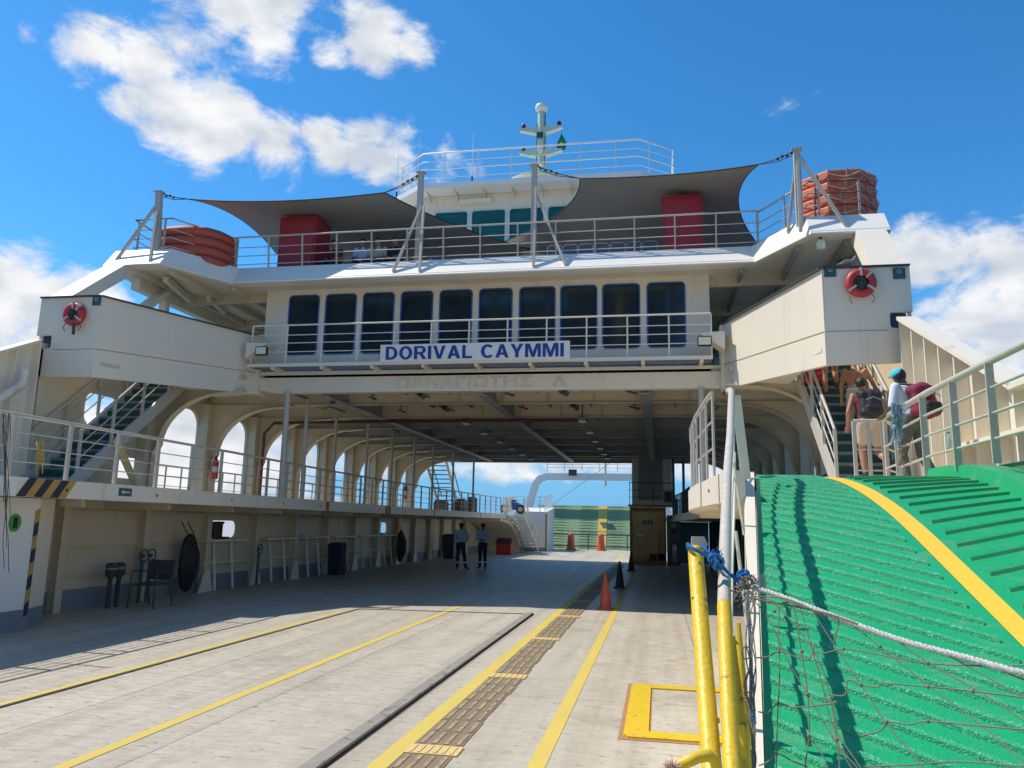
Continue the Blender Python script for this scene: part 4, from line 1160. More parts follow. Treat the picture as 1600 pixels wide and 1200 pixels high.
def twist(mb, pts, r, strands=3, pitch=.045, per=10):
    """laid rope: strands wound round a path"""
    P = [Vector(p) for p in pts]
    # resample
    Ls = polylen(P); tot = sum(Ls); n = max(6, int(tot / pitch * per))
    Q = []
    for k in range(n + 1):
        Q.append(along(P, tot * k / n))
    for s in range(strands):
        path = []
        for k, q in enumerate(Q):
            d = (Q[min(k + 1, n)] - Q[max(k - 1, 0)]).normalized()
            u = d.cross(Vector((0, 0, 1)));
            if u.length < .05: u = d.cross(Vector((1, 0, 0)))
            u.normalize(); w = d.cross(u)
            a = 2 * math.pi * (tot * k / n / pitch + s / strands)
            path.append(q + (u * math.cos(a) + w * math.sin(a)) * r * .5)
        mb.tube(path, r * .55, 5)
    return mb
def bez(P, n=14):
    """catmull-rom through points"""
    P = [Vector(p) for p in P]; out = []
    for i in range(len(P) - 1):
        p0 = P[max(i - 1, 0)]; p1 = P[i]; p2 = P[i + 1]; p3 = P[min(i + 2, len(P) - 1)]
        for k in range(n):
            t = k / n
            out.append(.5 * ((2 * p1) + (p2 - p0) * t + (2 * p0 - 5 * p1 + 4 * p2 - p3) * t * t + (3 * p1 - p0 - 3 * p2 + p3) * t ** 3))
    out.append(P[-1]); return out

br_ = thing('blue_rope', 'bright blue rope knotted from the yellow post over the grey handrail', 'rope', at(1130, 890, y=3.85))
A = at
mb = MB()
twist(mb, bez([A(1074, 850, y=3.87), A(1085, 858, y=3.83), A(1103, 868, y=3.85), A(1122, 880, y=3.86), A(1133, 890, y=3.9), A(1147, 902, y=3.85), A(1160, 913, y=3.8)]), .0095)
twist(mb, bez([A(1074, 850, y=3.9), A(1078, 862, y=3.98), A(1092, 864, y=4.03), A(1097, 852, y=3.95), A(1106, 862, y=3.9), A(1122, 873, y=3.88)]), .0085)
obj('rope', mb, 'ropeblue', br_)
mb = MB(); rnd = random.Random(4)
for cpx, cpy, rad in ((1122, 880, .030), (1114, 872, .022), (1161, 900, .030), (1156, 908, .022)):
    c0 = A(cpx, cpy, y=3.84)
    for k in range(5):
        ax = Vector((rnd.uniform(-1, 1), rnd.uniform(-1, 1), rnd.uniform(-1, 1))).normalized(); u = ax.orthogonal().normalized(); w = ax.cross(u)
        path = [c0 + (u * math.cos(t) * rad + w * math.sin(t) * rad * .75) + ax * rnd.uniform(-.008, .008) for t in [2 * math.pi * q / 14 for q in range(15)]]
        twist(mb, path, .0085, 3, .04, 8)
obj('knots', mb, 'ropeblue', br_)
mb = MB()
for k in range(60):
    c0 = A(rnd.uniform(1108, 1126), rnd.uniform(864, 872), y=3.84)
    mb.tube([c0, c0 + Vector((rnd.uniform(-.02, .02), rnd.uniform(-.02, .01), rnd.uniform(.0, .035)))], .0012, 4)
obj('frayed_fibres', mb, 'ropeblue', br_)

wr = thing('white_rope', 'thick twisted white rope slung from the knot across the green ramp', 'rope', A(1400, 985, y=3.4))
wpath = bez([A(1168, 915, y=3.78), A(1215, 930, y=3.7), A(1300, 962, y=3.55), A(1400, 998, y=3.4), A(1500, 1025, y=3.25), A(1600, 1052, y=3.1), A(1720, 1078, y=3.0)], 10)
obj('rope', twist(MB(), wpath, .0125, 3, .05, 8), 'ropewhite', wr, smooth=60)
tw = MB()
twp = bez([A(1160, 905, y=3.77), A(1175, 930, y=3.74), A(1190, 938, y=3.72), A(1230, 945, y=3.68), A(1290, 958, y=3.55), A(1340, 975, y=3.46)], 8)
twist(tw, twp, .005)
for k in range(14):
    c0 = A(rnd.uniform(1150, 1176), rnd.uniform(905, 935), y=3.76)
    ax = Vector((rnd.uniform(-1, 1), rnd.uniform(-1, 1), rnd.uniform(-1, 1))).normalized(); u = ax.orthogonal().normalized(); w = ax.cross(u); rad = rnd.uniform(.015, .032)
    tw.tube([c0 + (u * math.cos(t) * rad + w * math.sin(t) * rad * .8) for t in [2 * math.pi * q / 12 for q in range(13)]], .0035, 5)
for k in range(16):
    c0 = A(rnd.uniform(1145, 1180), rnd.uniform(915, 940), y=3.76)
    tw.tube([c0, c0 + Vector((rnd.uniform(-.05, .05), 0, rnd.uniform(-.05, .01)))], .002, 4)
obj('twine_knot', tw, 'netbrown', wr)

hb_ = thing('hanging_rope', 'blue and brown ropes hanging down beside the yellow handrail', 'rope', A(1170, 1050, y=3.6))
mb = MB()
twist(mb, bez([A(1168, 925, y=3.72), A(1171, 980, y=3.68), A(1174, 1040, y=3.6), A(1173, 1100, y=3.5), A(1178, 1160, y=3.4), A(1176, 1260, y=3.3)]), .0075)
obj('blue_strand', mb, 'ropeblue', hb_)
mb = MB()
for k in range(7):
    pts = []
    for q in range(9):
        f = q / 8
        pts.append(A(1172 + 6 * math.sin(k * 2.1 + f * 9) + rnd.uniform(-4, 4) + k * .6, 922 + 300 * f, y=3.70 - .40 * f))
    mb.tube(bez(pts, 5), .0028, 5)
for py, rad in ((1095, 14), (1110, 20), (1020, 10)):
    c0 = (1166, py)
    mb.tube([A(c0[0] + rad * math.cos(t) * .7, c0[1] + rad * math.sin(t), y=3.48) for t in [2 * math.pi * q / 16 for q in range(17)]], .0028, 5)
obj('brown_strands', mb, 'netbrown', hb_)

# net below the white rope
net = thing('rope_net', 'brown knotted rope net hanging under the white rope over the green ramp', 'net', A(1350, 1100, y=3.3))
def npt(px, py):
    f = (px - 1168) / (1600 - 1168)
    yr = 3.74 - .62 * f
    return A(px, py, y=yr - .0006 * max(0, py - (915 + 137 * f)))
mb = MB()
def wig(P, r=.0027):
    rnd2 = rnd
    Q = bez([npt(*p) for p in P], 6)
    mb.tube(Q, r, 5)
down = [[(1190, 935), (1215, 945), (1217, 1000), (1218, 1060), (1215, 1120), (1213, 1200), (1212, 1280)],
        [(1240, 942), (1252, 1020), (1262, 1085), (1264, 1150), (1258, 1200), (1255, 1290)],
        [(1210, 940), (1260, 1000), (1290, 1060), (1308, 1155), (1312, 1210)],
        [(1270, 955), (1305, 1010), (1345, 1070), (1385, 1130), (1440, 1195), (1500, 1270)],
        [(1330, 975), (1375, 1010), (1450, 1070), (1530, 1130), (1600, 1190), (1680, 1240)],
        [(1390, 992), (1450, 1035), (1530, 1080), (1600, 1125), (1700, 1180)],
        [(1455, 1010), (1520, 1045), (1600, 1090), (1700, 1140)],
        [(1520, 1030), (1600, 1062), (1700, 1100)],
        [(1250, 950), (1282, 1060), (1300, 1130), (1345, 1200), (1380, 1260)],
        [(1185, 945), (1205, 975), (1230, 1030), (1262, 1085), (1300, 1150), (1340, 1215)],
        [(1290, 1085), (1305, 1115), (1308, 1160), (1340, 1200)]]
for P in down: wig(P)
acr = [[(1180, 1028), (1200, 1026), (1217, 1018), (1240, 1025), (1255, 1032), (1268, 1025), (1272, 1005)],
       [(1272, 1018), (1290, 1020), (1318, 1014), (1350, 1018), (1390, 1026), (1450, 1036), (1520, 1040), (1600, 1040)],
       [(1185, 1112), (1200, 1113), (1216, 1100), (1245, 1105), (1295, 1100), (1305, 1098)],
       [(1295, 1085), (1320, 1086), (1325, 1063), (1345, 1070), (1372, 1074), (1380, 1068), (1450, 1073), (1520, 1080), (1600, 1090)],
       [(1345, 1150), (1375, 1142), (1388, 1128), (1420, 1132), (1450, 1127), (1530, 1134), (1600, 1140)],
       [(1186, 1196), (1200, 1190), (1215, 1178), (1240, 1190), (1262, 1198)],
       [(1262, 1150), (1275, 1165), (1290, 1190), (1300, 1230)],
       [(1180, 932), (1230, 936), (1290, 962), (1310, 966), (1304, 1000), (1300, 1005)],
       [(1350, 1198), (1420, 1195), (1500, 1190), (1600, 1198)]]
for P in acr: wig(P, .0031)
obj('mesh_lines', mb, 'netbrown', net)
kn = MB()
for px, py in ((1217, 1018), (1216, 1100), (1262, 1085), (1213, 1178), (1264, 1150), (1305, 1098), (1345, 1070), (1450, 1036), (1375, 1010), (1385, 1128), (1450, 1073), (1520, 1080), (1450, 1127), (1318, 1014), (1308, 1155), (1210, 955), (1253, 1018)):
    kn.ball(npt(px, py), .008, 8, 6)
obj('mesh_knots', kn, 'netbrown', net)
tn = thing('frayed_twine', 'pale frayed plastic twine tuft behind the knot on the ramp', 'twine', A(1190, 905, y=3.9))
mb = MB()
for k in range(110):
    c0 = A(rnd.uniform(1176, 1196), rnd.uniform(900, 925), y=3.8)
    mb.tube([c0, c0 + Vector((rnd.uniform(-.03, .03), 0, rnd.uniform(-.03, .04)))], .0008, 3)
obj('fibres', mb, 'ropewhite', tn)
# tangled cords on the ends of the railings
def tangle(name, label, px0, px1, py0, py1, Y, m, n, seed, r=.004, drop=None):
    rnd = random.Random(seed); t = thing(name, label, 'cords', A((px0 + px1) / 2, py0, y=Y)); mb = MB()
    for k in range(n):
        x = rnd.uniform(px0, px1); x2 = rnd.uniform(px0, px1); l_ = rnd.uniform(.5, 1)
        P = [A(x + (x2 - x) * f + rnd.uniform(-1, 1) * (px1 - px0) * .18, py0 + (py1 - py0) * f * l_, y=Y - rnd.uniform(0, .06)) for f in (0, .2, .4, .6, .8, 1)]
        mb.tube(bez(P, 4), r, 4)
    obj('cord', mb, m, t)
tangle('tangled_cords', 'tangle of pale blue and brown cords on the end of the ramp railing', 1392, 1412, 630, 700, 9.9, mat('pale_blue_cord', (.20, .33, .38), .9, .4, 20), 26, 1, .007)
tangle('tangled_cords', 'brown cords hanging below the tangle beside the ramp railing', 1402, 1416, 690, 748, 9.9, 'netbrown', 10, 2, .006)
tangle('tangled_cords', 'brown cords hanging over the left end of the left gallery railing down the white block', 2, 18, 645, 912, 8.6, mat('dark_cord', (.08, .065, .055), .9, .3, 20), 7, 3, .004)
tangle('tangled_cords', 'yellow cord knotted on the left gallery railing above the hazard stripes', 56, 68, 690, 745, 9.6, mat('yellow_cord', (.55, .36, .05), .9, .3, 20), 5, 4, .008)

# ================================================================== CONES, BARRELS
def cone(loc, label, m, h=.74):
    t = thing('traffic_cone', label, 'traffic cone', loc, 'traffic cones along the lane line')
    x, y, z = loc
    obj('base', MB().hexa([(x - .17, y - .17, z + .004), (x + .17, y - .17, z + .004), (x + .17, y + .17, z + .004), (x - .17, y + .17, z + .004), (x - .16, y - .16, z + .035), (x + .16, y - .16, z + .035), (x + .16, y + .16, z + .035), (x - .16, y + .16, z + .035)]), m, t)
    obj('body', MB().lathe([(.145, .03), (.12, .06), (.112, .2), (.108, .21), (.084, .40), (.080, .41), (.052, .58), (.049, .59), (.028, h - .01), (.02, h)], loc, 20), m, t, smooth=40)
    return t
faded = mat('faded_orange_cone', (.58, .085, .04), .6, .2, 6, stain=(.42, .16, .10), thr=(.5, .7))
dkc = mat('weathered_dark_cone', (.035, .03, .03), .6, .3, 6)
brc = mat('weathered_brown_cone', (.18, .05, .035), .6, .3, 6)
cone((-1.13, 16.9, 0), 'orange traffic cone standing in the sun at the shadow edge', faded)
cone((-1.12, 22.8, 0), 'black traffic cone standing in the shade, middle of the three cones', dkc)
cone((-1.1, 31.5, 0), 'brown traffic cone in front of the ochre casing door', brc)
def barrel(x, y, label):
    t = thing('traffic_barrel', label, 'traffic barrel', (x, y, 0), 'orange ribbed traffic barrels at the far ramp')
    prof = [(.36, 0), (.36, .10), (.28, .12)]
    z = .12
    for k in range(5):
        r_ = .28 - k * .018
        prof += [(r_, z + .02), (r_, z + .13), (r_ - .03, z + .15), (r_ - .03, z + .18)]; z += .19
    prof += [(.17, z + .03), (.10, z + .08)]
    obj('body', MB().lathe(prof, (x, y, 0), 18), 'orange', t, smooth=35)
    for k in (1, 3):
        obj('pale_band', MB().lathe([(.272 - k * .018, .145 + k * .19), (.272 - k * .018, .24 + k * .19)], (x, y, 0), 18), 'reflect', t, smooth=35)
barrel(-5.96, 54.0, 'orange ribbed barrel before the far green ramp, left of the yellow stripe')
barrel(-3.95, 54.6, 'orange ribbed barrel right below the yellow stripe of the far ramp')
barrel(-8.1, 51.0, 'orange ribbed barrel at the foot of the far side stair')

# ================================================================== FAR END
fr2 = thing('stern_ramp', 'raised pale green stern ramp with a wide yellow stripe, closing the far end', 'ramp', (-4.2, 58, 0))
rs = []
def far_z(f): return (56.6 + 2.0 * f, 3.15 * f)
mb = MB().hexa([(-9.0, 56.6, 0), (.6, 56.6, 0), (.6, 56.8, 0), (-9.0, 56.8, 0), (-9.0, 58.6, 3.15), (.6, 58.6, 3.15), (.6, 58.8, 3.15), (-9.0, 58.8, 3.15)])
obj('ramp_plate', mb, 'fargreen', fr2)
obj('yellow_stripe', MB().add([(-4.4, 56.55, 0), (-3.75, 56.55, 0), (-3.75, 58.55, 3.15), (-4.4, 58.55, 3.15)], [(0, 1, 2, 3)]), 'lane', fr2)
mb = MB()
for k in range(16):
    f = (k + .5) / 16; y, z = far_z(f)
    for q in range(9):
        x0 = -8.9 + q * 1.05
        mb.bar((x0, y - .005, z), (x0 + 1.0, y - .005, z + (.06 if q % 2 else -.06)), .03, .015)
obj('tread_ribs', mb, 'fargreen', fr2)
t = thing('blue_gate_rail', 'low navy blue rail gate across the deck before the far ramp', 'gate', (-4.2, 55.4, 0))
for z in (.25, 1.05):
    obj('bar', MB().tube([(-8.0, 55.4, z), (.4, 55.4, z)], .035, 8), 'navy', t)
for x in (-8.0, -4.9, -2.2, .4):
    obj('post', MB().tube([(x, 55.4, 0), (x, 55.4, 1.05)], .035, 8), 'navy', t)
t = thing('stern_gantry', 'white rounded gantry frame over the far ramp', 'gantry', (-4.2, 54, 0))
G = [(-9.15, 54, 1.9), (-8.75, 54, 3.6), (-8.5, 54, 4.45), (-8.2, 54, 4.85), (-7.7, 54, 5.0), (-4.2, 54, 5.02), (-.7, 54, 5.0), (-.2, 54, 4.85), (.1, 54, 4.45), (.35, 54, 3.6), (.75, 54, 1.9)]
G = [(x * 1.076, 58.1, 1.75 + (z - 1.75) * 1.076) for x, y, z in G]
mb = MB()
outer = [Vector(p) for p in G]
for k in range(len(outer) - 1): pass
def ribbon(path, w):
    P = [Vector(p) for p in path]; L = []; Rr = []
    for k, p in enumerate(P):
        d = (P[min(k + 1, len(P) - 1)] - P[max(k - 1, 0)]).normalized(); nn = Vector((-d.z, 0, d.x)) * w / 2
        L.append(p + nn); Rr.append(p - nn)
    return L, Rr
L_, R_ = ribbon(G, .5)
for k in range(len(G) - 1):
    e = Vector((0, .4, 0))
    mb.hexa([L_[k], L_[k + 1], R_[k + 1], R_[k], L_[k] + e, L_[k + 1] + e, R_[k + 1] + e, R_[k] + e])
obj('frame', mb, 'white', t)
p = at(895, 740, y=57.9)
obj('lamp', MB().box(p.x - .3, p.x + .3, 57.7, 57.95, p.z - .15, p.z + .3), 'dark', t)
obj('stay_cable', MB().tube([at(850, 798, y=57.5), at(955, 722, y=57.5)], .02, 5), 'dark', t)
railing('far_railing', 'distant thin white railing above the stern gantry', [(-8.6, 60.5, 5.85), (1, 60.5, 5.85)], 1.05, (.25, .5, .8), spacing=1.4, rt=.03, rm=.02, post=(.05, .05), m='white')
t = tag(obj('stern_post', MB().tube([(-4.05, 60.4, 4.7), (-4.05, 60.4, 7.6)], .1, 10), 'cream', smooth=50), 'pale vertical pole rising above the stern gantry beam', 'post')
# far side quarter: white bulkhead, stair with railing, curved hood
t = thing('far_bulkhead', 'white bulkhead with a small notice and hazard edge beside the far ramp', 'bulkhead', (-8.2, 50, 0))
obj('panel', MB().hexa([(-9.3, 50, 0), (-7.05, 50, 0), (-7.4, 56, 0), (-9.6, 56, 0), (-9.3, 50, 2.5), (-7.05, 50, 2.5), (-7.4, 56, 2.9), (-9.6, 56, 2.9)]), 'white', t)
obj('edge_strip', MB().box(-7.16, -7.06, 49.97, 49.995, .1, 2.4), 'casdark', t)
obj('notice', MB().box(-8.3, -7.9, 49.97, 49.995, 1.25, 1.75), 'paper', t)
obj('dado', MB().box(-9.3, -7.05, 49.98, 49.996, 0, .25), 'greypaint', t)
t = thing('end_bulkhead', 'dark bulkhead closing the space under the far end of the left gallery', 'bulkhead', (-11, 50, 0))
obj('panel', MB().box(-12.3, -9.31, 50.02, 50.1, 0, 2.2), 'cream_in', t); obj('stiffener', MB().box(-10.6, -10.5, 49.9, 50.018, 0, 2.0), 'cream_in', t)
t = thing('curved_hood', 'cream curved ribbed hood under the far end of the left gallery', 'hood', (-9.6, 45, 0))
sh = MB(); prev = None
N = 10
def arc_pt(f): return (43.9 + 5.2 * math.sin(R(90 * f)), .05 + 1.93 * math.cos(R(90 * f)) ** .8)
for k in range(N):
    a = arc_pt(k / N); c = arc_pt((k + 1) / N)
    sh.hexa([(-10.75, a[0], a[1]), (-8.55, a[0], a[1]), (-8.3, c[0], c[1]), (-10.75, c[0], c[1]), (-10.75, a[0] + .02, a[1] + .06), (-8.55, a[0] + .02, a[1] + .06), (-8.3, c[0] + .02, c[1] + .06), (-10.75, c[0] + .02, c[1] + .06)])
obj('shell', sh, 'cream_in', t)
for off in (-1.6, 0):
    rb = MB()
    for k in range(N):
        a = arc_pt(k / N); c = arc_pt((k + 1) / N)
        x = -8.55 + .02 * k
        rb.hexa([(x - 2.1, a[0] + off, a[1] - .14), (x, a[0] + off, a[1] - .14), (x, c[0] + off, c[1] - .14), (x - 2.1, c[0] + off, c[1] - .14), (x - 2.1, a[0] + off, a[1] - .02), (x, a[0] + off, a[1] - .02), (x, c[0] + off, c[1] - .02), (x - 2.1, c[0] + off, c[1] - .02)])
    obj('hood_rib', rb, 'cream', t)
t = thing('far_stair', 'narrow stair with cream railings at the far end of the left gallery', 'staircase', (-8.2, 44.5, 0))
for k in range(10):
    y = 44.2 + k * .52; z = 2.1 - k * .2
    obj('tread', MB().box(-8.5, -7.6, y, y + .5, z - .05, z), 'cream', t)
for x in (-8.55, -7.55):
    obj('stringer', MB().bar((x, 44.0, 2.2), (x, 49.6, .05), .05, .22), 'cream', t)
    for h, r in ((.95, .03), (.5, .015)):
        obj('handrail' if h > .9 else 'mid_rail', MB().tube([(x, 44.0, 2.2 + h), (x, 49.4, .1 + h)], r, 6), 'cream', t)
    for q in range(6):
        y = 44.0 + q * 1.08; z = 2.2 - q * .42
        obj('baluster', MB().bar((x, y, z), (x, y, z + .95), .05, .05), 'cream' if q < 5 else 'yellow', t)
t = thing('far_upper_stair', 'dark open stair rising at the far end of the arched gallery', 'staircase', (-11.5, 39, 2.2))
for k in range(13):
    f = k / 13; y = 42.4 - 3.6 * f; z = 2.5 + 2.8 * f
    obj('tread', MB().box(-12.0, -11.0, y - .25, y, z - .04, z), 'dark', t)
for x in (-12.05, -10.95):
    obj('stringer', MB().bar((x, 42.6, 2.25), (x, 38.8, 5.35), .05, .25), 'cream_in', t)
    obj('handrail', MB().tube([(x, 42.6, 3.2), (x, 38.8, 6.2)], .03, 6), 'dark', t)
# gallery rail of the far end and clutter
railing('far_gallery_railing', 'cream railing round the far corner of the left gallery', [(-8.65, 43.6, 2.24), (-9.2, 50, 2.5), (-7.3, 50.1, 2.5), (-7.5, 55.5, 2.9)], .95, (.25, .5, .7), spacing=.8, rt=.03, rm=.015, post=(.05, .05), m='white')
t = thing('quad_bike', 'small blue quad bike parked on the far gallery corner', 'quad bike', (-9.0, 48.5, 2.3))
bl = mat('blue_bodywork', (.03, .12, .30), .4, .1, 5)
p = Vector((-8.9, 47.8, 2.3))
obj('body', MB().hexa([p + Vector(v) for v in ((-.55, -.2, .25), (.55, -.2, .25), (.55, .3, .25), (-.55, .3, .25), (-.3, -.15, .75), (.35, -.15, .7), (.35, .25, .7), (-.3, .25, .75))]), bl, t)
obj('seat', MB().box(p.x - .35, p.x + .2, p.y - .1, p.y + .2, p.z + .75, p.z + .85), 'black', t)
for dx in (-.5, .5):
    w = obj('wheel', MB().lathe([(.12, -.22), (.27, -.2), (.3, -.1), (.3, .0), (.27, .08), (.12, .1)], p + Vector((dx, -.12, .3)), 16, 'y'), 'black', t, smooth=40)
    obj('rim', MB().lathe([(.02, .08), (.15, .1), (.15, .13), (.02, .14)], p + Vector((dx, -.12, .3)), 12, 'y'), 'silver', w)
obj('handlebar', MB().tube([p + Vector((-.45, -.1, .95)), p + Vector((-.3, 0, .85)), p + Vector((-.45, .3, .95))], .03, 6), 'black', t)
rnd = random.Random(8)
cl_m = ['dark', 'brown', 'navycloth', 'olive', 'maroon']
for k in range(7):
    x = -11.6 + rnd.uniform(0, 1.6); y = 39.5 + k * .9; w = rnd.uniform(.4, .7); h = rnd.uniform(.5, 1.0)
    words = ['dark crate', 'brown sack', 'navy sack', 'grey green crate', 'maroon sack', 'tall dark crate', 'low brown sack'][k]
    t = thing('stacked_luggage', '%s stacked on the far left gallery behind the railing' % words, 'luggage', (x, y, 2.24), 'bags and crates on the far gallery')
    obj('box_body', MB().plate([(x + a_, y, 2.24 + b_) for a_, b_ in rr(-w / 2, w / 2, 0, h, .08, 3)], (0, .5, 0)), cl_m[k % 5], t)
    obj('lid', MB().box(x - w / 2 + .05, x + w / 2 - .05, y + .03, y + .45, 2.24 + h, 2.28 + h), 'dark', t)

# ================================================================== ENGINE CASING
t = thing('engine_casing', 'ochre engine casing with a door and a grey trunk up to the ceiling', 'casing', (-.5, 37, 0))
obj('lower_house', MB().box(-1.33, .30, 37.0, 41, .0, 2.60), 'casing', t)
obj('upper_trunk', MB().box(-1.25, .62, 37.6, 41, 2.72, 5.19), 'cream', t)
obj('upper_panel', MB().box(-.95, .2, 37.57, 37.598, 2.95, 4.95).box(-.36, -.34, 37.55, 37.569, 2.95, 4.95), 'slate', t)
obj('platform', MB().box(-1.40, .75, 36.7, 37.595, 2.62, 2.71), 'casdark', t)
d = obj('door', MB().plate([(x, 36.96, z) for x, z in rr(-1.08, -.02, .30, 2.34, .06, 3)], (0, .035, 0)), mat('ochre_door_leaf', (.82, .57, .24), .42, .1, 3), t)
obj('handle', MB().box(-1.0, -.72, 36.92, 36.955, 1.28, 1.33), 'silver', d)
obj('hinge_bar', MB().tube([(-1.12, 36.93, .35), (-1.12, 36.93, 2.1)], .02, 6), 'silver', d)
nt_ = obj('notice', MB().box(-.78, -.28, 36.945, 36.958, 1.72, 2.08), 'paper', t)
for k in range(4):
    x = -.71 + k * .12
    obj('pictogram', MB().box(x - .02, x + .02, 36.935, 36.944, 1.82, 2.0).box(x - .035, x + .035, 36.937, 36.944, 1.9, 1.93), 'black', nt_)
obj('door_step', MB().box(-1.2, .28, 36.45, 36.99, .0, .17), 'casdark', t)
obj('step_top', MB().box(-1.2, .28, 36.45, 36.95, .172, .20), 'yellow', t)
for x in (-1.3, .27): obj('frame_post', MB().box(x - .04, x + .04, 36.93, 36.998, .02, 2.6), 'casdark', t)
obj('frame_head', MB().box(-1.25, .22, 36.94, 36.998, 2.42, 2.58), 'casdark', t)
railing('casing_railing', 'thin dark railing on top of the ochre engine casing', [(-1.36, 37.55, 2.72), (-1.36, 36.75, 2.72), (.72, 36.75, 2.72)], 1.0, (.33, .66), spacing=.95, rt=.02, rm=.012, post=(.03, .03), m='dark')
t = thing('brown_crate', 'small brown slatted crate on the yellow step of the casing', 'crate', (-.25, 36.6, .2))
obj('crate_body', MB().box(-.44, -.14, 36.55, 36.85, .2, .5), 'brown', t)
for z in (.24, .33, .42): obj('slat', MB().box(-.45, -.13, 36.53, 36.548, z, z + .05), mat('crate_wood', (.28, .13, .07), .7, .2, 10), t)
t = thing('yellow_box', 'low yellow box on the step of the casing', 'box', (-.9, 36.6, .2))
obj('box_body', MB().box(-1.15, -.62, 36.5, 36.8, .2, .30), 'yellow', t); obj('lid', MB().box(-1.17, -.6, 36.48, 36.82, .30, .33), 'yellow', t)
t = thing('mop_bucket', 'black bucket with a mop leaning at the casing door', 'bucket', (.1, 36.6, .2))
obj('bucket', MB().lathe([(.11, 0), (.15, .28), (.16, .3), (.14, .3), (.1, .02)], (.08, 36.65, .2), 14), 'black', t, smooth=40)
obj('mop_handle', MB().tube([(-.02, 36.65, .3), (.0, 36.75, 1.1), (.08, 36.85, 1.35)], .018, 6), 'dark', t)
t = thing('speaker_box', 'grey framed fan box hanging on the right of the casing railing', 'fan box', (.5, 36.5, 3.0))
obj('box_body', MB().box(.20, .62, 36.35, 36.62, 2.78, 3.36), 'galv', t); obj('grille', MB().box(.25, .57, 36.33, 36.349, 2.84, 3.3), 'dark', t)
t = thing('equipment_board', 'grey board with small notices right of the casing door', 'board', (.65, 37, 0))
obj('panel', MB().box(.34, .95, 36.9, 36.98, 0, 2.25), 'greypaint', t)
for k, z in enumerate((1.95, 1.7, 1.45)): obj('notice', MB().box(.54, .74, 36.88, 36.899, z, z + .17), 'paper' if k != 2 else 'dark', t)
def extinguisher(loc, label, m='buoyred', h=.55, d=(0, 0), group=None):
    t = thing('fire_extinguisher', label, 'fire extinguisher', loc, group)
    x, y, z = loc
    obj('cylinder', MB().lathe([(.07, 0), (.085, .03), (.085, h * .75), (.06, h * .85), (.025, h * .9)], loc, 14), m, t, smooth=40)
    obj('valve', MB().lathe([(.03, h * .88), (.03, h)], loc, 8).bar((x, y, z + h), (x + .1, y - .04, z + h + .05), .02, .02), 'black', t)
    obj('hose', MB().tube([(x, y - .03, z + h * .95), (x - .1, y - .06, z + h * .98), (x - .13, y - .07, z + h * .6), (x - .1, y - .09, z + h * .3)], .012, 6), 'black', t, smooth=60)
    obj('label_band', MB().lathe([(.087, h * .3), (.087, h * .55)], loc, 14), 'paper', t, smooth=40)
    return t
extinguisher((.65, 36.5, .1), 'tall silver cylinder extinguisher before the grey board by the casing', 'silver', 1.0)
extinguisher((-11.85, 19.3, 2.75), 'red fire extinguisher hung on the nearest arch column of the left gallery', h=.62, group='extinguishers on the arch columns')
extinguisher((-11.4, 34.3, 2.7), 'red fire extinguisher far along the left gallery among the last arches', h=.7, group='extinguishers on the arch columns')

# ================================================================== UPPER DECK FITTINGS
def raftstack(x0, x1, y0, y1, z0, layers, dz, rad, corner, m, label, name='life_raft', straps=True):
    t = thing(name, label, 'life raft', ((x0 + x1) / 2, (y0 + y1) / 2, z0))
    for k in range(layers):
        P = []
        for a, b in rr(x0 + rad, x1 - rad, y0 + rad, y1 - rad, corner, 4 if corner > .4 else 1):
            P.append((a, b, z0 + dz * (k + .5)))
        fl_ = obj('float_ring', MB().tube(P, rad, 10, closed=True), m[k % len(m)], t, smooth=50)
        obj('float_slab', MB().plate([(a, b, z0 + dz * k + .04) for a, b in rr(x0 + rad, x1 - rad, y0 + rad, y1 - rad, corner, 3)], (0, 0, dz - .06)), m[k % len(m)], t)
        if straps:
            sp = MB(); n = len(P)
            for q in range(0, n):
                a = Vector(P[q]); b = Vector(P[(q + 1) % n]); c = Vector(((x0 + x1) / 2, (y0 + y1) / 2, a.z))
                oa = (a - c).normalized() * (rad + .02); ob = (b - c).normalized() * (rad + .02)
                if (a - b).length < .25: continue
                sp.tube(bez([a + oa, (a + b) / 2 + (oa + ob) / 2 + Vector((0, 0, -.07)), b + ob], 4), .012, 4)
            if sp.v: obj('grab_line', sp, 'ropewhite' if m[0] != 'raftred' else 'brown', fl_)
    return t
raftstack(-12.75, -10.7, 16.4, 18.2, 7.93, 4, .24, .13, .75, ['raftred'], 'large stack of faded red rounded rafts behind the left corner railing', straps=False)
raftstack(-10.75, -9.95, 19.6, 20.8, 7.93, 3, .22, .12, .4, ['raftred'], 'small stack of faded red rafts beside the left red cabinet', straps=False)
t = thing('life_raft', 'tall stack of orange angular rafts behind the right corner railing', 'life raft', (3.9, 17.0, 7.93))
rnd = random.Random(21)
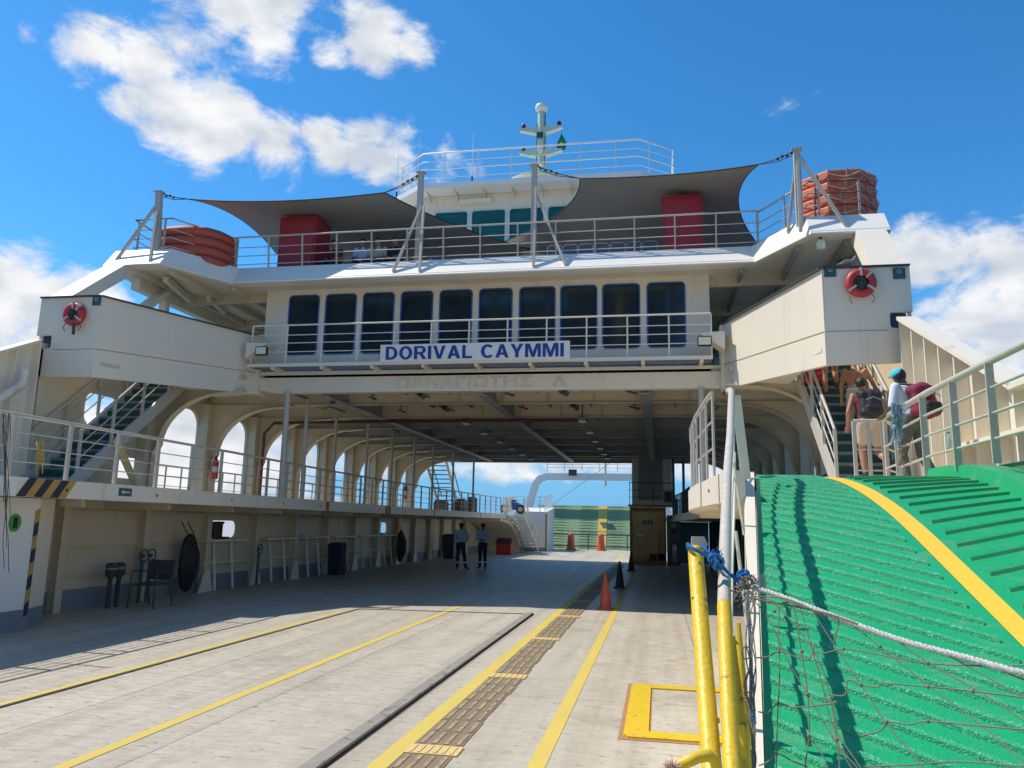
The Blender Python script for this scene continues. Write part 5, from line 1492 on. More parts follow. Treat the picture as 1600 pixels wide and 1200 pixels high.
for k in range(5):
    dx, dy = rnd.uniform(-.012, .012), rnd.uniform(-.012, .012); z0 = 7.93 + k * .268; hx, hy = .76, .72
    mb = MB(); prof = [(.95, .0), (.99, .02), (1.0, .05), (1.0, .215), (.99, .245), (.94, .262)]
    for r_, h_ in prof:
        for q in range(8):
            a_ = R(22.5 + 45 * q); mb.v.append((3.9 + dx + hx * 1.08 * r_ * math.cos(a_), 17.0 + dy + hy * 1.08 * r_ * math.sin(a_), z0 + h_))
    for i_ in range(5):
        for q in range(8): mb.f.append((i_ * 8 + q, i_ * 8 + (q + 1) % 8, i_ * 8 + 8 + (q + 1) % 8, i_ * 8 + 8 + q))
    mb.f.append(tuple(reversed(range(8)))); mb.f.append(tuple(40 + q for q in range(8)))
    fl_ = obj('float_block', mb, 'raftorange', t)
    sp = MB()
    for q in range(8):
        a_, b_ = R(22.5 + 45 * q), R(67.5 + 45 * q)
        A_ = Vector((3.9 + dx + hx * 1.12 * math.cos(a_), 17 + dy + hy * 1.12 * math.sin(a_), z0 + .17)); B_ = Vector((3.9 + dx + hx * 1.12 * math.cos(b_), 17 + dy + hy * 1.12 * math.sin(b_), z0 + .17))
        sp.tube(bez([A_, (A_ + B_) / 2 + Vector((0, 0, -.08 - .04 * rnd.random())), B_], 4), .008, 4)
    obj('grab_line', sp, 'ropewhite', fl_)
    for q in (4, 5, 6):
        a_ = R(45 + 45 * q + rnd.uniform(-6, 6)); c_ = Vector((3.9 + dx + hx * 1.0 * math.cos(a_), 17 + dy + hy * 1.0 * math.sin(a_), z0 + .13))
        obj('strap_patch', MB().bar(c_ + Vector((math.cos(a_) * .012, math.sin(a_) * .012, -.11)), c_ + Vector((math.cos(a_) * .012, math.sin(a_) * .012, .11)), .05, .03, up=(math.cos(a_), math.sin(a_), 0)), mat('raft_patch', (.5, .2, .13), .6, .2, 8) if k == 0 and q == 4 else bpy.data.materials['raft_patch'], fl_)
def cabinet(x0, x1, z1, label):
    t = thing('red_cabinet', label, 'cabinet', ((x0 + x1) / 2, 18.5, 7.93), 'red cabinets on the upper deck')
    obj('cabinet_body', MB().box(x0, x1, 18.2, 19.1, 7.93, z1), 'red', t)
    obj('door', MB().box(x0 + .06, x1 - .06, 18.17, 18.198, 8.0, z1 - .08), 'red', t)
    obj('lid', MB().box(x0 - .02, x1 + .02, 18.16, 19.12, z1 + .002, z1 + .03), 'red', t)
cabinet(-9.9, -8.86, 9.66, 'tall red cabinet on the upper deck near the left rafts')
cabinet(.18, 1.12, 9.66, 'tall red cabinet on the upper deck under the right shade sail')
# railings round the upper deck
half = [(8.35, 22), (8.45, 18), (8.35, 16.0), (7.35, 16.0), (6.5, 17.55)]
P = [(CX - x, y, 7.93) for x, y in half] + [(CX + x, y, 7.93) for x, y in reversed(half)]
def seg(i, j): return P[i:j + 1]
UM = (.24, .46, .68)
railing('upper_deck_railing', 'long railing across the front of the upper deck above the windows', seg(4, 5), .95, UM, spacing=.93, rt=.024, rm=.012, post=(.035, .035), lean=(0, -.12))
railing('upper_deck_railing', 'corner railing round the faded red rafts', seg(0, 4), .95, UM, spacing=.95, rt=.024, rm=.012, post=(.04, .04))
railing('upper_deck_railing', 'corner railing round the orange rafts', seg(5, 9), .95, UM, spacing=.95, rt=.024, rm=.012, post=(.04, .04))
# sail posts
def sailpost(label, top, base, legs, kind='sail_post'):
    t = thing(kind, label, 'sail post', base)
    obj('upright', MB().bar(base, top, .13, .13, up=(0, 1, 0)).box(top[0] - .11, top[0] + .11, top[1] - .09, top[1] + .09, top[2], top[2] + .02), 'railpaint', t)
    for a, b in legs: obj('brace', MB().bar(a, b, .06, .06, up=(0, 1, 0)), 'railpaint', t)
    return t
T1 = Vector((-5.86, 17.75, 10.5)); T2 = Vector((-2.93, 17.75, 10.5))
sailpost('sail post with splayed braces near the four seated people', T1, Vector((-5.86, 17.75, 7.93)), [((-5.74, 17.68, 9.55), (-5.62, 17.22, 7.70)), ((-5.80, 17.68, 9.55), (-6.30, 17.24, 7.72))])
sailpost('sail post with a diagonal brace in front of the wheelhouse windows', T2, Vector((-2.93, 17.75, 7.93)), [((-2.88, 17.68, 9.9), (-2.83, 17.22, 7.70)), ((-2.86, 17.68, 9.7), (-2.08, 17.24, 7.72))])
T0 = Vector((-11.95, 15.95, 9.55)); T3 = Vector((2.93, 15.95, 9.58))
sailpost('sail post on the left corner beside the faded rafts', T0, Vector((-11.85, 15.95, 7.9)), [((-11.95, 15.9, 9.2), (-12.75, 15.7, 7.72)), ((-11.92, 15.9, 9.1), (-11.75, 15.62, 7.66)), ((-11.92, 16.0, 9.1), (-12.2, 16.3, 7.9))])
sailpost('sail post on the right corner beside the orange rafts', T3, Vector((2.93, 15.95, 7.9)), [((2.93, 15.9, 9.3), (2.88, 15.62, 7.66)), ((2.98, 15.9, 9.4), (3.78, 15.66, 7.68)), ((2.9, 16.0, 9.2), (2.75, 16.3, 7.9))])
# shade sails
def sail(label, C4, ctr, name='shade_sail', wires=()):
    """corners A B C D (A-B top edge, B-C, C-D, D-A); ctr: mid control point of each edge"""
    A_, B_, C_, D_ = [Vector(c) for c in C4]; m1, m2, m3, m4 = [Vector(c) for c in ctr]
    q = lambda a, m, b, t: a * (1 - t) ** 2 + m * 2 * t * (1 - t) + b * t * t
    ctl = lambda a, m, b: (m - (a + b) * .25) * 2
    m1, m2, m3, m4 = ctl(A_, m1, B_), ctl(B_, m2, C_), ctl(D_, m3, C_), ctl(A_, m4, D_)
    n = 26; v = []; f = []
    for i in range(n + 1):
        u = i / n
        for j in range(n + 1):
            w = j / n
            top = q(A_, m1, B_, u); bot = q(D_, m3, C_, u); le = q(A_, m4, D_, w); ri = q(B_, m2, C_, w)
            v.append(top * (1 - w) + bot * w + le * (1 - u) + ri * u - (A_ * (1 - u) * (1 - w) + B_ * u * (1 - w) + D_ * (1 - u) * w + C_ * u * w))
    for i in range(n):
        for j in range(n):
            a = i * (n + 1) + j
            f.append((a, a + 1, a + n + 2, a + n + 1))
    t = thing(name, label, 'shade sail', A_, 'dark shade sails over the upper deck')
    mb = MB(); N_ = len(v)
    up_ = Vector((0, 0, .012))
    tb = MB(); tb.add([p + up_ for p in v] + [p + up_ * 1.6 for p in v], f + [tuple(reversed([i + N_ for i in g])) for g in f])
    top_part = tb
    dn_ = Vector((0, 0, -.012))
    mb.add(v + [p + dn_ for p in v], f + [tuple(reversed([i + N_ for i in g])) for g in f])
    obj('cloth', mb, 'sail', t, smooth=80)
    obj('bounce_layer', top_part, 'sailbounce', t, smooth=80)
    hem = MB()
    for (a, m, b) in ((A_, m1, B_), (B_, m2, C_), (D_, m3, C_), (A_, m4, D_)):
        hem.tube([q(a, m, b, k / 16) for k in range(17)], .018, 5)
    obj('hem', hem, 'black', t)
    for a, b in wires:
        wv = obj('wire', MB().tube([a, lerp(a, b, .5) + Vector((0, 0, -.04)), b], .012, 5).tube([a + Vector((0, 0, -.08)), lerp(a, b, .5) + Vector((0, 0, -.10)), b], .010, 5), 'black', t)
        sh_ = MB()
        for k in range(4):
            sh_.ball(lerp(a, b, .12 + .12 * k) + Vector((0, 0, -.02 - .02 * (k % 2))), .035, 6, 5)
        obj('shackle', sh_, 'black', t)
A1, B1, C1, D1 = at(294, 311, y=16.6), at(601, 301, y=18.3), at(840, 392, y=23.6), at(432, 396, y=22.8)
sail('dark grey shade sail on the left, stretched over the seated people', (A1, B1, C1, D1),
     (at(440, 314, y=17.3), at(725, 357, y=20.5), at(640, 416, y=23.2), at(375, 342, y=19.5)), wires=((T0, A1), (T1, B1)))
E1, F1, G1, H1 = at(1185, 257, y=16.7), at(906, 279, y=18.5), at(775, 382, y=23.6), at(1196, 396, y=22.0)
sail('dark grey shade sail on the right, stretched over the row of seats', (F1, E1, H1, G1),
     (at(1050, 273, y=17.5), at(1154, 322, y=19.2), at(980, 410, y=23.2), at(872, 334, y=21)), wires=((T3, E1), (T2, F1)))

# deckhouse and wheelhouse
wh = thing('wheelhouse', 'cream wheelhouse with green tinted windows and an overhanging roof on top of the ferry', 'wheelhouse', (-4.2, 26, 10.3))
obj('deckhouse', MB().box(-9.4, 1.0, 25.2, 38, 7.92, 10.6), 'cream_in', wh)
obj('deckhouse_roof', MB().box(-9.8, 1.4, 24.2, 38, 10.602, 10.75), 'white', wh)
fw = [(-7.62 + 1.335 * k, -7.62 + 1.335 * k + 1.24) for k in range(5)]
hl = [[(x, 24.7, z) for x, z in rr(a, b, 11.15, 12.42, .12, 4)] for a, b in fw]
fw_ = obj('front_wall', MB().plate([(-7.9, 24.7, 10.76), (-.75, 24.7, 10.76), (-.75, 24.7, 12.99), (-7.9, 24.7, 12.99)], (0, .08, 0), hl), 'cream', wh)
for a, b in fw:
    w = obj('window', MB().plate([(x, 24.68, z) for x, z in rr(a - .02, b + .02, 11.13, 12.44, .13, 4)], (0, .05, 0), [[(x, 24.68, z) for x, z in rr(a + .035, b - .035, 11.185, 12.385, .1, 4)]]), 'paleframe', wh)
    obj('pane', MB().plate([(x, 24.735, z) for x, z in rr(a + .01, b - .01, 11.16, 12.41, .1, 4)], (0, .01, 0)), 'greenglass', w)
for s in (-1, 1):
    xa = mx_(-7.9, s) if s < 0 else -.50
    x0 = -7.9 if s < 0 else -.75; x1 = -8.9 if s < 0 else .25
    obj('side_wall', MB().hexa([(x0, 24.701, 10.76), (x1, 25.7, 10.76), (x1, 31, 10.76), (x0, 31, 10.76), (x0, 24.701, 12.99), (x1, 25.7, 12.99), (x1, 31, 12.99), (x0, 31, 12.99)]), 'cream', wh)
roof = [(-7.95, 24.0), (-.45, 24.0), (.70, 24.9), (.70, 32), (-9.1, 32), (-9.1, 24.9)]
obj('roof', MB().plate([(x, y, 13.0) for x, y in roof], (0, 0, .18)), 'white', wh)
for k in range(8):
    x = -7.8 + k * 1.0
    obj('eaves_bracket', MB().plate([(x, 24.06, 12.998), (x, 24.695, 12.998), (x, 24.695, 12.72), (x, 24.5, 12.9)], (.025, 0, 0)), 'cream', wh)
ln = obj('lamp', MB().plate([(x, 24.55, z) for x, z in rr(-6.7, -5.55, 12.63, 12.78, .06, 3)], (0, .13, 0)), 'lampglass', wh)
obj('lamp_base', MB().box(-6.75, -5.5, 24.66, 24.69, 12.60, 12.81), 'cream', wh)
RP = [(-9.0, 31, 13.18), (-9.0, 25.0, 13.18), (-7.9, 24.1, 13.18), (-.5, 24.1, 13.18), (.62, 25.0, 13.18), (.62, 31, 13.18)]
railing('roof_railing', 'white railing round the wheelhouse roof', RP, 1.15, (.24, .56, .84), spacing=1.15, rt=.03, rm=.014, post=(.03, .03), m='white')
obj('wheelhouse_rail', MB().tube([(x, y, 13.18 + .56) for x, y, z in RP], .026, 8), 'white', wh)
def mast():
    x, y = -4.07, 26.0
    t = thing('mast', 'pale green radar mast with two crossarms on the wheelhouse roof', 'mast', (x, y, 13.2))
    obj('pedestal', MB().lathe([(.5, 0), (.45, .3), (.36, .85), (.30, 1.15), (.22, 1.32), (.16, 1.36)], (x, y, 13.18), 20), 'palegreen', t, smooth=40)
    obj('platform', MB().lathe([(1.25, 0), (1.28, .03), (1.28, .10), (1.1, .12)], (x, y, 13.62), 28), 'palegreen', t, smooth=30)
    obj('column', MB().lathe([(.16, 0), (.145, .8), (.13, 2.35)], (x, y, 14.4), 16), 'palegreen', t, smooth=40)
    obj('radar_dome', MB().lathe([(.13, 0), (.22, .09), (.235, .20), (.21, .26), (.13, .29), (.04, .30)], (x, y, 16.66), 24), 'white', t, smooth=40)
    for z in (15.9, 15.0):
        a = MB()
        a.hexa([(x - .78, y - .1, z + .04), (x, y - .12, z - .16), (x, y + .12, z - .16), (x - .78, y + .1, z + .04), (x - .78, y - .1, z + .12), (x, y - .12, z + .14), (x, y + .12, z + .14), (x - .78, y + .1, z + .12)])
        a.hexa([(x + .001, y - .12, z - .16), (x + .78, y - .1, z + .06), (x + .78, y + .1, z + .06), (x + .001, y + .12, z - .16), (x + .001, y - .12, z + .14), (x + .78, y - .1, z + .14), (x + .78, y + .1, z + .14), (x + .001, y + .12, z + .14)])
        c = obj('crossarm', a, 'palegreen', t)
        for s in (-1, 1):
            obj('signal_lamp', MB().lathe([(.05, 0), (.085, .03), (.085, .13), (.06, .2)], (x + s * .66, y, z + .13), 12), mat('dark_red_lens', (.12, .01, .03), .3, .1, 5) if z > 15.5 else M['dark'], c, smooth=40)
    obj('floodlight', MB().box(x - .12, x + .1, y - .25, y - .15, 15.55, 15.75), 'dark', t)
    obj('round_light', MB().lathe([(.12, 0), (.12, .1), (.02, .12)], (x, y - .15, 15.08), 14, 'y'), 'lampglass', t, smooth=40)
    obj('cable', MB().tube([(x + .15, y - .05, 14.4), (x + .16, y - .05, 15.5), (x + .15, y - .05, 16.6)], .015, 5).tube([(x - .15, y - .05, 14.4), (x - .15, y - .06, 16.2)], .012, 5), 'black', t)
    fx = x + .75
    fg = thing('flag', 'green flag with a yellow mark hanging from the mast crossarm', 'flag', (fx, y, 15.6))
    mb = MB(); n = 8
    F0 = [(.0, .0), (.07, -.12), (.20, -.40), (.13, -.62), (.02, -.66), (-.13, -.52), (-.17, -.44), (-.05, -.14)]
    mb.plate([(fx + a_, y - .02 + .04 * math.sin(9 * a_), 15.75 + b_) for a_, b_ in F0], (0, .012, 0))
    obj('flag_cloth', mb, 'flag', fg)
    obj('flag_mark', MB().plate([(fx - .02, y - .035, 15.42), (fx + .04, y - .035, 15.38), (fx + .0, y - .035, 15.28), (fx - .05, y - .035, 15.34)], (0, .01, 0)), 'yflag', fg)
    obj('halyard', MB().tube([(fx, y, 15.9), (fx, y, 15.1)], .006, 4), 'black', fg)
mast()
for k, (px, p0_, p1_, lab) in enumerate(((652, 300, 214, 'thin white whip aerial at the front corner of the wheelhouse roof'), (620, 296, 242, 'short whip aerial at the left side of the wheelhouse roof'), (738, 262, 205, 'whip aerial clamped to the roof railing between the corner and the mast'))):
    Y = 24.3 if k == 2 else 25.2
    a = at(px, p0_, y=Y); b = at(px, p1_, y=Y)
    t = thing('whip_aerial', lab, 'aerial', a, 'whip aerials on the wheelhouse roof')
    obj('rod', MB().tube([(a.x, Y, 13.2), (a.x, Y, b.z)], [.018, .008], 6), 'white', t)
    obj('mount', MB().lathe([(.035, 0), (.035, .3)], (a.x, Y, 13.2), 8), 'dark', t)

# seats
def seat(loc, label, group, m='seatgrey'):
    x, y, z = loc
    t = thing('deck_chair', label, 'seat', loc, group)
    obj('backrest', MB().plate([(x + a_, y - .02, z + .42 + b_) for a_, b_ in rr(-.165, .165, 0, .44, .07, 3)], (0, .05, 0)), m, t)
    obj('seat_pan', MB().box(x - .2, x + .2, y + .04, y + .46, z + .40, z + .44), m, t)
    obj('tube_frame', MB().tube([(x - .185, y - .03, z + .0), (x - .185, y - .03, z + .86), (x - .15, y - .03, z + .92), (x + .15, y - .03, z + .92), (x + .185, y - .03, z + .86), (x + .185, y - .03, z)], .014, 6), 'chrome', t, smooth=60)
    return t
for k in range(7):
    lab = 'grey deck seat facing away, %s in the row of seven from the sail post' % ['first', 'second', 'third', 'fourth', 'fifth', 'sixth', 'last'][k]
    seat((-2.70 + k * .405 + .13, 19.0, 7.93), lab, 'row of grey seats under the right shade sail')
for k, px in enumerate((545, 684)):
    p = at(px, 395, y=19.4)
    seat((p.x, 19.4, 7.93), ['grey deck seat between the first two seated people', 'blue deck seat beside the sail post'][k], 'seats under the left shade sail', 'seatgrey' if k == 0 else bl)
t = thing('deck_bin', 'tall dark blue bin under the left shade sail', 'bin', (-4.6, 20.5, 7.93))
p = at(755, 390, y=20.5)
obj('bin_body', MB().lathe([(.22, 0), (.26, .9), (.28, .92), (.28, 1.0), (.12, 1.1)], (p.x, 20.5, 7.93), 18), mat('dark_blue_bin', (.03, .08, .13), .4, .1, 5), t, smooth=40)
obj('hoop', MB().tube([(p.x - .2, 20.3, 7.93), (p.x - .33, 20.3, 8.9), (p.x + .33, 20.3, 8.9), (p.x + .42, 20.3, 7.93)], .02, 6), 'railpaint', t)
t = thing('white_locker', 'low white locker under the wheelhouse in front of the row of seats', 'locker', (-3.2, 21, 7.93))
obj('locker_body', MB().box(-3.5, -2.95, 20.6, 21.2, 7.93, 8.55), 'white', t); obj('lid', MB().box(-3.53, -2.92, 20.57, 21.23, 8.55, 8.6), 'white', t)

# life buoys on the wing bulwarks
def lifebuoy(c, label, seed, r0=.175, tilt=0):
    t = thing('lifebuoy', label, 'lifebuoy', c, 'red lifebuoys on the wing bulwarks')
    c = Vector(c)
    ring = [c + Vector((math.cos(a) * r0, 0, math.sin(a) * r0)) for a in [2 * math.pi * k / 28 for k in range(28)]]
    obj('ring', MB().tube(ring, .075, 10, closed=True), 'buoyred', t, smooth=60)
    for a in (45, 90, 215, 325):
        d = Vector((math.cos(R(a)), 0, math.sin(R(a)))); sd_ = Vector((-d.z, 0, d.x)) * .8
        p_ = c + d * r0
        obj('tape_band', MB().hexa([p_ - d * .07 - sd_ * .02 + Vector((0, -.083, 0)), p_ + d * .07 - sd_ * .02 + Vector((0, -.083, 0)), p_ + d * .07 + sd_ * .02 + Vector((0, -.083, 0)), p_ - d * .07 + sd_ * .02 + Vector((0, -.083, 0)),
                               p_ - d * .07 - sd_ * .02 + Vector((0, -.03, 0)), p_ + d * .07 - sd_ * .02 + Vector((0, -.03, 0)), p_ + d * .07 + sd_ * .02 + Vector((0, -.03, 0)), p_ - d * .07 + sd_ * .02 + Vector((0, -.03, 0))]), 'paper', t)
    rnd = random.Random(seed); mb = MB()
    for k in range(22):
        P = [c + Vector((rnd.uniform(-.08, .08), -.02 - rnd.uniform(0, .05), rnd.uniform(-.12, .10))) for q in range(4)]
        mb.tube(bez(P, 4), .008, 5)
    obj('coiled_line', mb, 'dark', t)
    mb = MB()
    for sx_ in (-1, 1):
        mb.tube(bez([c + Vector((sx_ * .12, -.03, -.16)), c + Vector((sx_ * .2, -.02, -.27)), c + Vector((sx_ * .15, -.02, -.36))], 5), .008, 5)
    obj('loose_line', mb, 'netbrown' if seed else 'dark', t)
    obj('light_tube', MB().tube([c + Vector((.06, -.05, -.20)), c + Vector((.08, -.05, -.44))], .03, 8), 'dark', t) if seed == 0 else None
    return t
pL = at(116, 491, y=13.42); pR = at(1345, 442, y=13.42)
lifebuoy(pL, 'red lifebuoy hung on the shaded left wing bulwark with a dark light tube', 0)
lifebuoy(pR, 'red lifebuoy with a dark coiled line on the right wing bulwark between two small plates', 1, .18)
for px, py, lab in ((151, 470, 'small dark green plate at the inner corner of the left wing bulwark'), (1297, 424, 'small dark green plate at the inner corner of the right wing bulwark'), (1405, 427, 'small dark green plate at the outer corner of the right wing bulwark')):
    p = at(px, py, y=13.48)
    t = thing('marking_plate', lab, 'plate', p, 'small green plates on the wing bulwarks')
    obj('plate_body', MB().box(p.x - .095, p.x + .095, 13.475, 13.495, p.z - .095, p.z + .095), 'plate', t)
    obj('ring_mark', MB().tube([(p.x + .03 * math.cos(a), 13.47, p.z + .03 + .03 * math.sin(a)) for a in [2 * math.pi * k / 16 for k in range(16)]], .006, 5, closed=True), 'paper', t)
# pigeon on the right bulwark rim
p = at(1327, 410, y=13.5)
t = thing('pigeon', 'grey pigeon perched on the rim of the right wing bulwark', 'pigeon', (p.x, 13.5, 6.17))
pg = mat('pigeon_grey', (.22, .23, .26), .8, .3, 20)
mb = MB().cap((p.x - .10, 13.52, 6.25), (p.x + .06, 13.52, 6.28), .035, .045, 12).cap((p.x + .06, 13.52, 6.29), (p.x + .10, 13.52, 6.34), .03, .022, 10).ball((p.x + .11, 13.52, 6.355), (.026, .022, .024), 10, 8).cap((p.x - .10, 13.52, 6.25), (p.x - .20, 13.52, 6.23), .025, .010, 8)
mb.cap((p.x + .132, 13.52, 6.355), (p.x + .152, 13.52, 6.350), .006, .003, 6)
o = obj('pigeon_body', mb, pg, t, smooth=80)
obj('legs', MB().tube([(p.x + .0, 13.51, 6.25), (p.x + .01, 13.51, 6.182)], .005, 5).tube([(p.x + .02, 13.53, 6.25), (p.x + .03, 13.53, 6.182)], .005, 5), 'orange', t)
obj('wing', MB().ball((p.x - .02, 13.485, 6.275), (.09, .014, .032), 12, 8), pg, t, smooth=80)

# ceiling fixtures
def lampfix(px, py, s, label, k):
    p = at(px, py, z=4.70)
    t = thing('ceiling_lamp', label, 'ceiling lamp', p, 'small lamps under the car deck ceiling')
    obj('housing', MB().box(p.x - .12 * s, p.x + .12 * s, p.y - .2, p.y + .2, 4.66, 4.74), 'greypaint', t)
    obj('lens', MB().box(p.x - .10 * s, p.x + .10 * s, p.y - .18, p.y + .18, 4.635, 4.659), 'white', t)
    obj('hanger', MB().tube([(p.x, p.y, 4.741), (p.x, p.y, 5.18)], .015, 5), 'dark', t)
rowA = [(729, 660), (757, 676), (781, 689), (800, 700), (816, 709), (829, 716)]
rowB = [(910, 656), (922, 674), (930, 688), (938, 699), (944, 708), (949, 715)]
orn = ['nearest', 'second', 'third', 'fourth', 'fifth', 'farthest']
for k, (a_, b_) in enumerate(rowA): lampfix(a_, b_, 1, '%s small lamp of the row left of the middle ceiling girder' % orn[k], k)
for k, (a_, b_) in enumerate(rowB): lampfix(a_, b_, 1, '%s small lamp of the row right of the middle ceiling girder' % orn[k], k)
def spot(px, py, label, z=4.78, L=.28, r=.09, dx=.12):
    r *= .8; dx *= .8
    p = at(px, py, z=z)
    t = thing('spotlight', label, 'spotlight', p, 'dark spotlights under the header beam')
    obj('barrel', MB().tube([p + Vector((-dx, .1, .05)), p + Vector((dx, -.1, -.05))], [r * .7, r], 12), 'dark', t, smooth=50)
    obj('bracket', MB().tube([p + Vector((0, 0, .04)), p + Vector((0, 0, .45))], .02, 6), 'dark', t)
for px, py, lab in ((658, 618, 'largest dark spotlight under the greek lettering of the beam'), (695, 638, 'pale lensed spotlight on the second ceiling beam'), (880, 613, 'spotlight under the right end of the greek lettering'), (897, 635, 'spotlight on the second beam right of the middle girder'), (518, 626, 'spotlight under the left end of the header beam'),
                    (582, 622, 'thin dark bar lamp left of the largest spotlight'), (796, 616, 'thin dark bar lamp before the middle girder'), (817, 637, 'thin dark bar lamp on the second beam'), (627, 642, 'thin dark bar lamp on the second beam near the left girder'), (987, 613, 'thin dark bar lamp beside the right girder'), (991, 637, 'thin dark bar lamp on the second beam beside the right girder')):
    bar_ = 'bar lamp' in lab
    spot(px, py, lab, r=.035 if bar_ else .085, dx=.16 if bar_ else .12)
# tube lights under the left upper deck and gallery ends
for a, b, lab in (((258, 438), (295, 470), 'long tube lamp under the left upper deck corner, the outer one'), ((325, 466), (350, 488), 'long tube lamp under the left upper deck corner, the inner one')):
    p = at(*a, z=7.42); q = at(*b, z=7.42)
    t = thing('tube_lamp', lab, 'tube lamp', p, 'tube lamps under the upper deck')
    obj('cover', MB().tube([p, q], .06, 8), 'lampglass', t); obj('base', MB().bar(p + Vector((0, 0, .07)), q + Vector((0, 0, .07)), .16, .04), 'cream', t)
p = at(1283, 390, z=7.3)
t = thing('tube_lamp', 'round pendant lamp under the right upper deck corner', 'tube lamp', p)
obj('cover', MB().lathe([(.07, 0), (.09, .05), (.09, .15), (.05, .2)], p, 12), 'lampglass', t, smooth=40); obj('base', MB().tube([p + Vector((0, 0, .2)), p + Vector((0, 0, .28))], .03, 8), 'dark', t)

# ================================================================== LOWER LEFT WALL OBJECTS
def chair_():
    y = 14.0; x = -9.75
    t = thing('metal_armchair', 'dark metal tube armchair standing on the shaded deck by the left wall', 'chair', (x, y, 0))
    obj('seat', MB().plate([(x + a_, y + b_, .42) for a_, b_ in rr(-.24, .24, -.25, .25, .06, 3)], (0, 0, .035)), 'dark', t)
    obj('backrest', MB().hexa([(x - .26, y + .24, .5), (x + .24, y + .24, .5), (x + .24, y + .27, .5), (x - .26, y + .27, .5), (x - .26, y + .32, .88), (x + .24, y + .32, .88), (x + .24, y + .35, .88), (x - .26, y + .35, .88)]), 'dark', t)
    for s in (-1, 1):
        obj('leg', MB().tube(bez([(x + s * .27, y - .27, 0), (x + s * .27, y - .24, .62), (x + s * .27, y - .1, .68), (x + s * .27, y + .25, .66)], 5), .016, 6), 'dark', t, smooth=60)
        obj('leg', MB().tube([(x + s * .25, y + .36, 0), (x + s * .25, y + .26, .45), (x + s * .25, y + .34, .9)], .016, 6), 'dark', t, smooth=60)
chair_()
def valve(y, label):
    t = thing('deck_valve', label, 'valve', (-10.4, y, 0), 'teal valves by the left wall')
    c = Vector((-10.4, y, .93))
    obj('stem', MB().tube([(-10.4, y, 0), (-10.4, y, .85)], .035, 8), M['plate'], t)
    obj('wheel', MB().tube([c + Vector((.03, math.cos(a) * .13, math.sin(a) * .13)) for a in [2 * math.pi * k / 18 for k in range(18)]], .018, 6, closed=True), M['plate'], t)
    obj('hub', MB().ball(c, .05, 10, 8), M['plate'], t)
for px, lab in ((222, 'left one of the pair of teal valves behind the armchair'), (234, 'right one of the pair of teal valves behind the armchair'), (403, 'single teal valve before the third wall frame')):
    valve(at(px, 880, x=-10.4).y, lab)
for px, lab in ((178, 'dark round topped stand behind the armchair, the left one'), (191, 'dark round topped stand behind the armchair, the right one')):
    p = at(px, 920, x=-10.2)
    t = thing('deck_stand', lab, 'stand', (-10.2, p.y, 0), 'dark stands behind the armchair')
    obj('drum_body', MB().lathe([(.04, 0), (.045, .55), (.10, .62), (.11, .80), (.06, .84)], (-10.3, p.y, 0), 16), 'dark', t, smooth=40)
    obj('rim', MB().lathe([(.115, .72), (.115, .75)], (-10.3, p.y, 0), 16), 'greypaint', t)
def hose_coil(px, Y=None, z0=.08, h=1.30, w=.23, label=''):
    y = at(px, 890, x=-10.35).y
    t = thing('rubber_fender', label, 'fender', (-10.35, y, z0), 'black rubber fenders hung on the left wall')
    c = Vector((-10.35, y, z0 + h / 2))
    for q in range(4):
        ring = [c + Vector((.05 * q - .02, math.cos(a) * (w - .045 * q), math.sin(a) * (h / 2 - .08 - .10 * q))) for a in [2 * math.pi * k / 28 for k in range(28)]]
        obj('coil', MB().tube(ring, .07, 8, closed=True), 'black', t, smooth=60)
    obj('hanging_rope', MB().tube([c + Vector((0, -.12, h / 2 - .05)), c + Vector((-.2, -.12, h / 2 + .25))], .012, 5).tube([c + Vector((0, .12, h / 2 - .05)), c + Vector((-.2, .12, h / 2 + .25))], .012, 5), 'black', t)
hose_coil(294, label='large black oval rubber fender hung on the shaded left wall by the porthole')
hose_coil(625, label='black rubber fender hung on the far left wall behind the two standing men')
def bin_(x, y, w, h, m, label, name='waste_bin'):
    t = thing(name, label, 'bin', (x, y, 0))
    obj('bin_body', MB().hexa([(x - w * .42, y - w * .42, 0.02), (x + w * .42, y - w * .42, 0.02), (x + w * .42, y + w * .42, 0.02), (x - w * .42, y + w * .42, 0.02), (x - w / 2, y - w / 2, h), (x + w / 2, y - w / 2, h), (x + w / 2, y + w / 2, h), (x - w / 2, y + w / 2, h)]), m, t)
    obj('lid', MB().hexa([(x - w * .54, y - w * .54, h + .002), (x + w * .54, y - w * .54, h + .002), (x + w * .54, y + w * .54, h + .002), (x - w * .54, y + w * .54, h + .002), (x - w * .4, y - w * .4, h + .1), (x + w * .4, y - w * .4, h + .1), (x + w * .4, y + w * .5, h + .12), (x - w * .4, y + w * .5, h + .12)]), m, t)
    for s in (-1, 1): obj('wheel', MB().lathe([(.09, -.03), (.09, .03)], (x + s * w * .4, y + w * .45, .09), 12, 'x'), 'black', t)
p = at(525, 890, x=-10.2); bin_(-10.2, p.y, .45, .9, 'navycloth', 'dark blue wheeled bin against the shaded left wall')
p = at(702, 870, x=-9.9); bin_(-9.9, p.y, .6, 1.05, 'dark', 'dark bin by the far left wall just behind the standing men')
p = at(797, 862, z=0); t = thing('red_bin', 'red box bin with a dark lid under the curved hood', 'bin', (p.x, p.y, 0))
obj('bin_body', MB().box(-8.95, -8.12, 43.2, 43.9, 0.01, .62), 'buoyred', t); obj('lid', MB().hexa([(-9.0, 43.15, .622), (-8.07, 43.15, .622), (-8.07, 43.95, .622), (-9.0, 43.95, .622), (-8.95, 43.4, .88), (-8.12, 43.4, .88), (-8.12, 43.9, .92), (-8.95, 43.9, .92)]), mat('dark_red_lid', (.08, .01, .012), .5, .1, 4), t)
p = at(414, 850, x=-10.6)
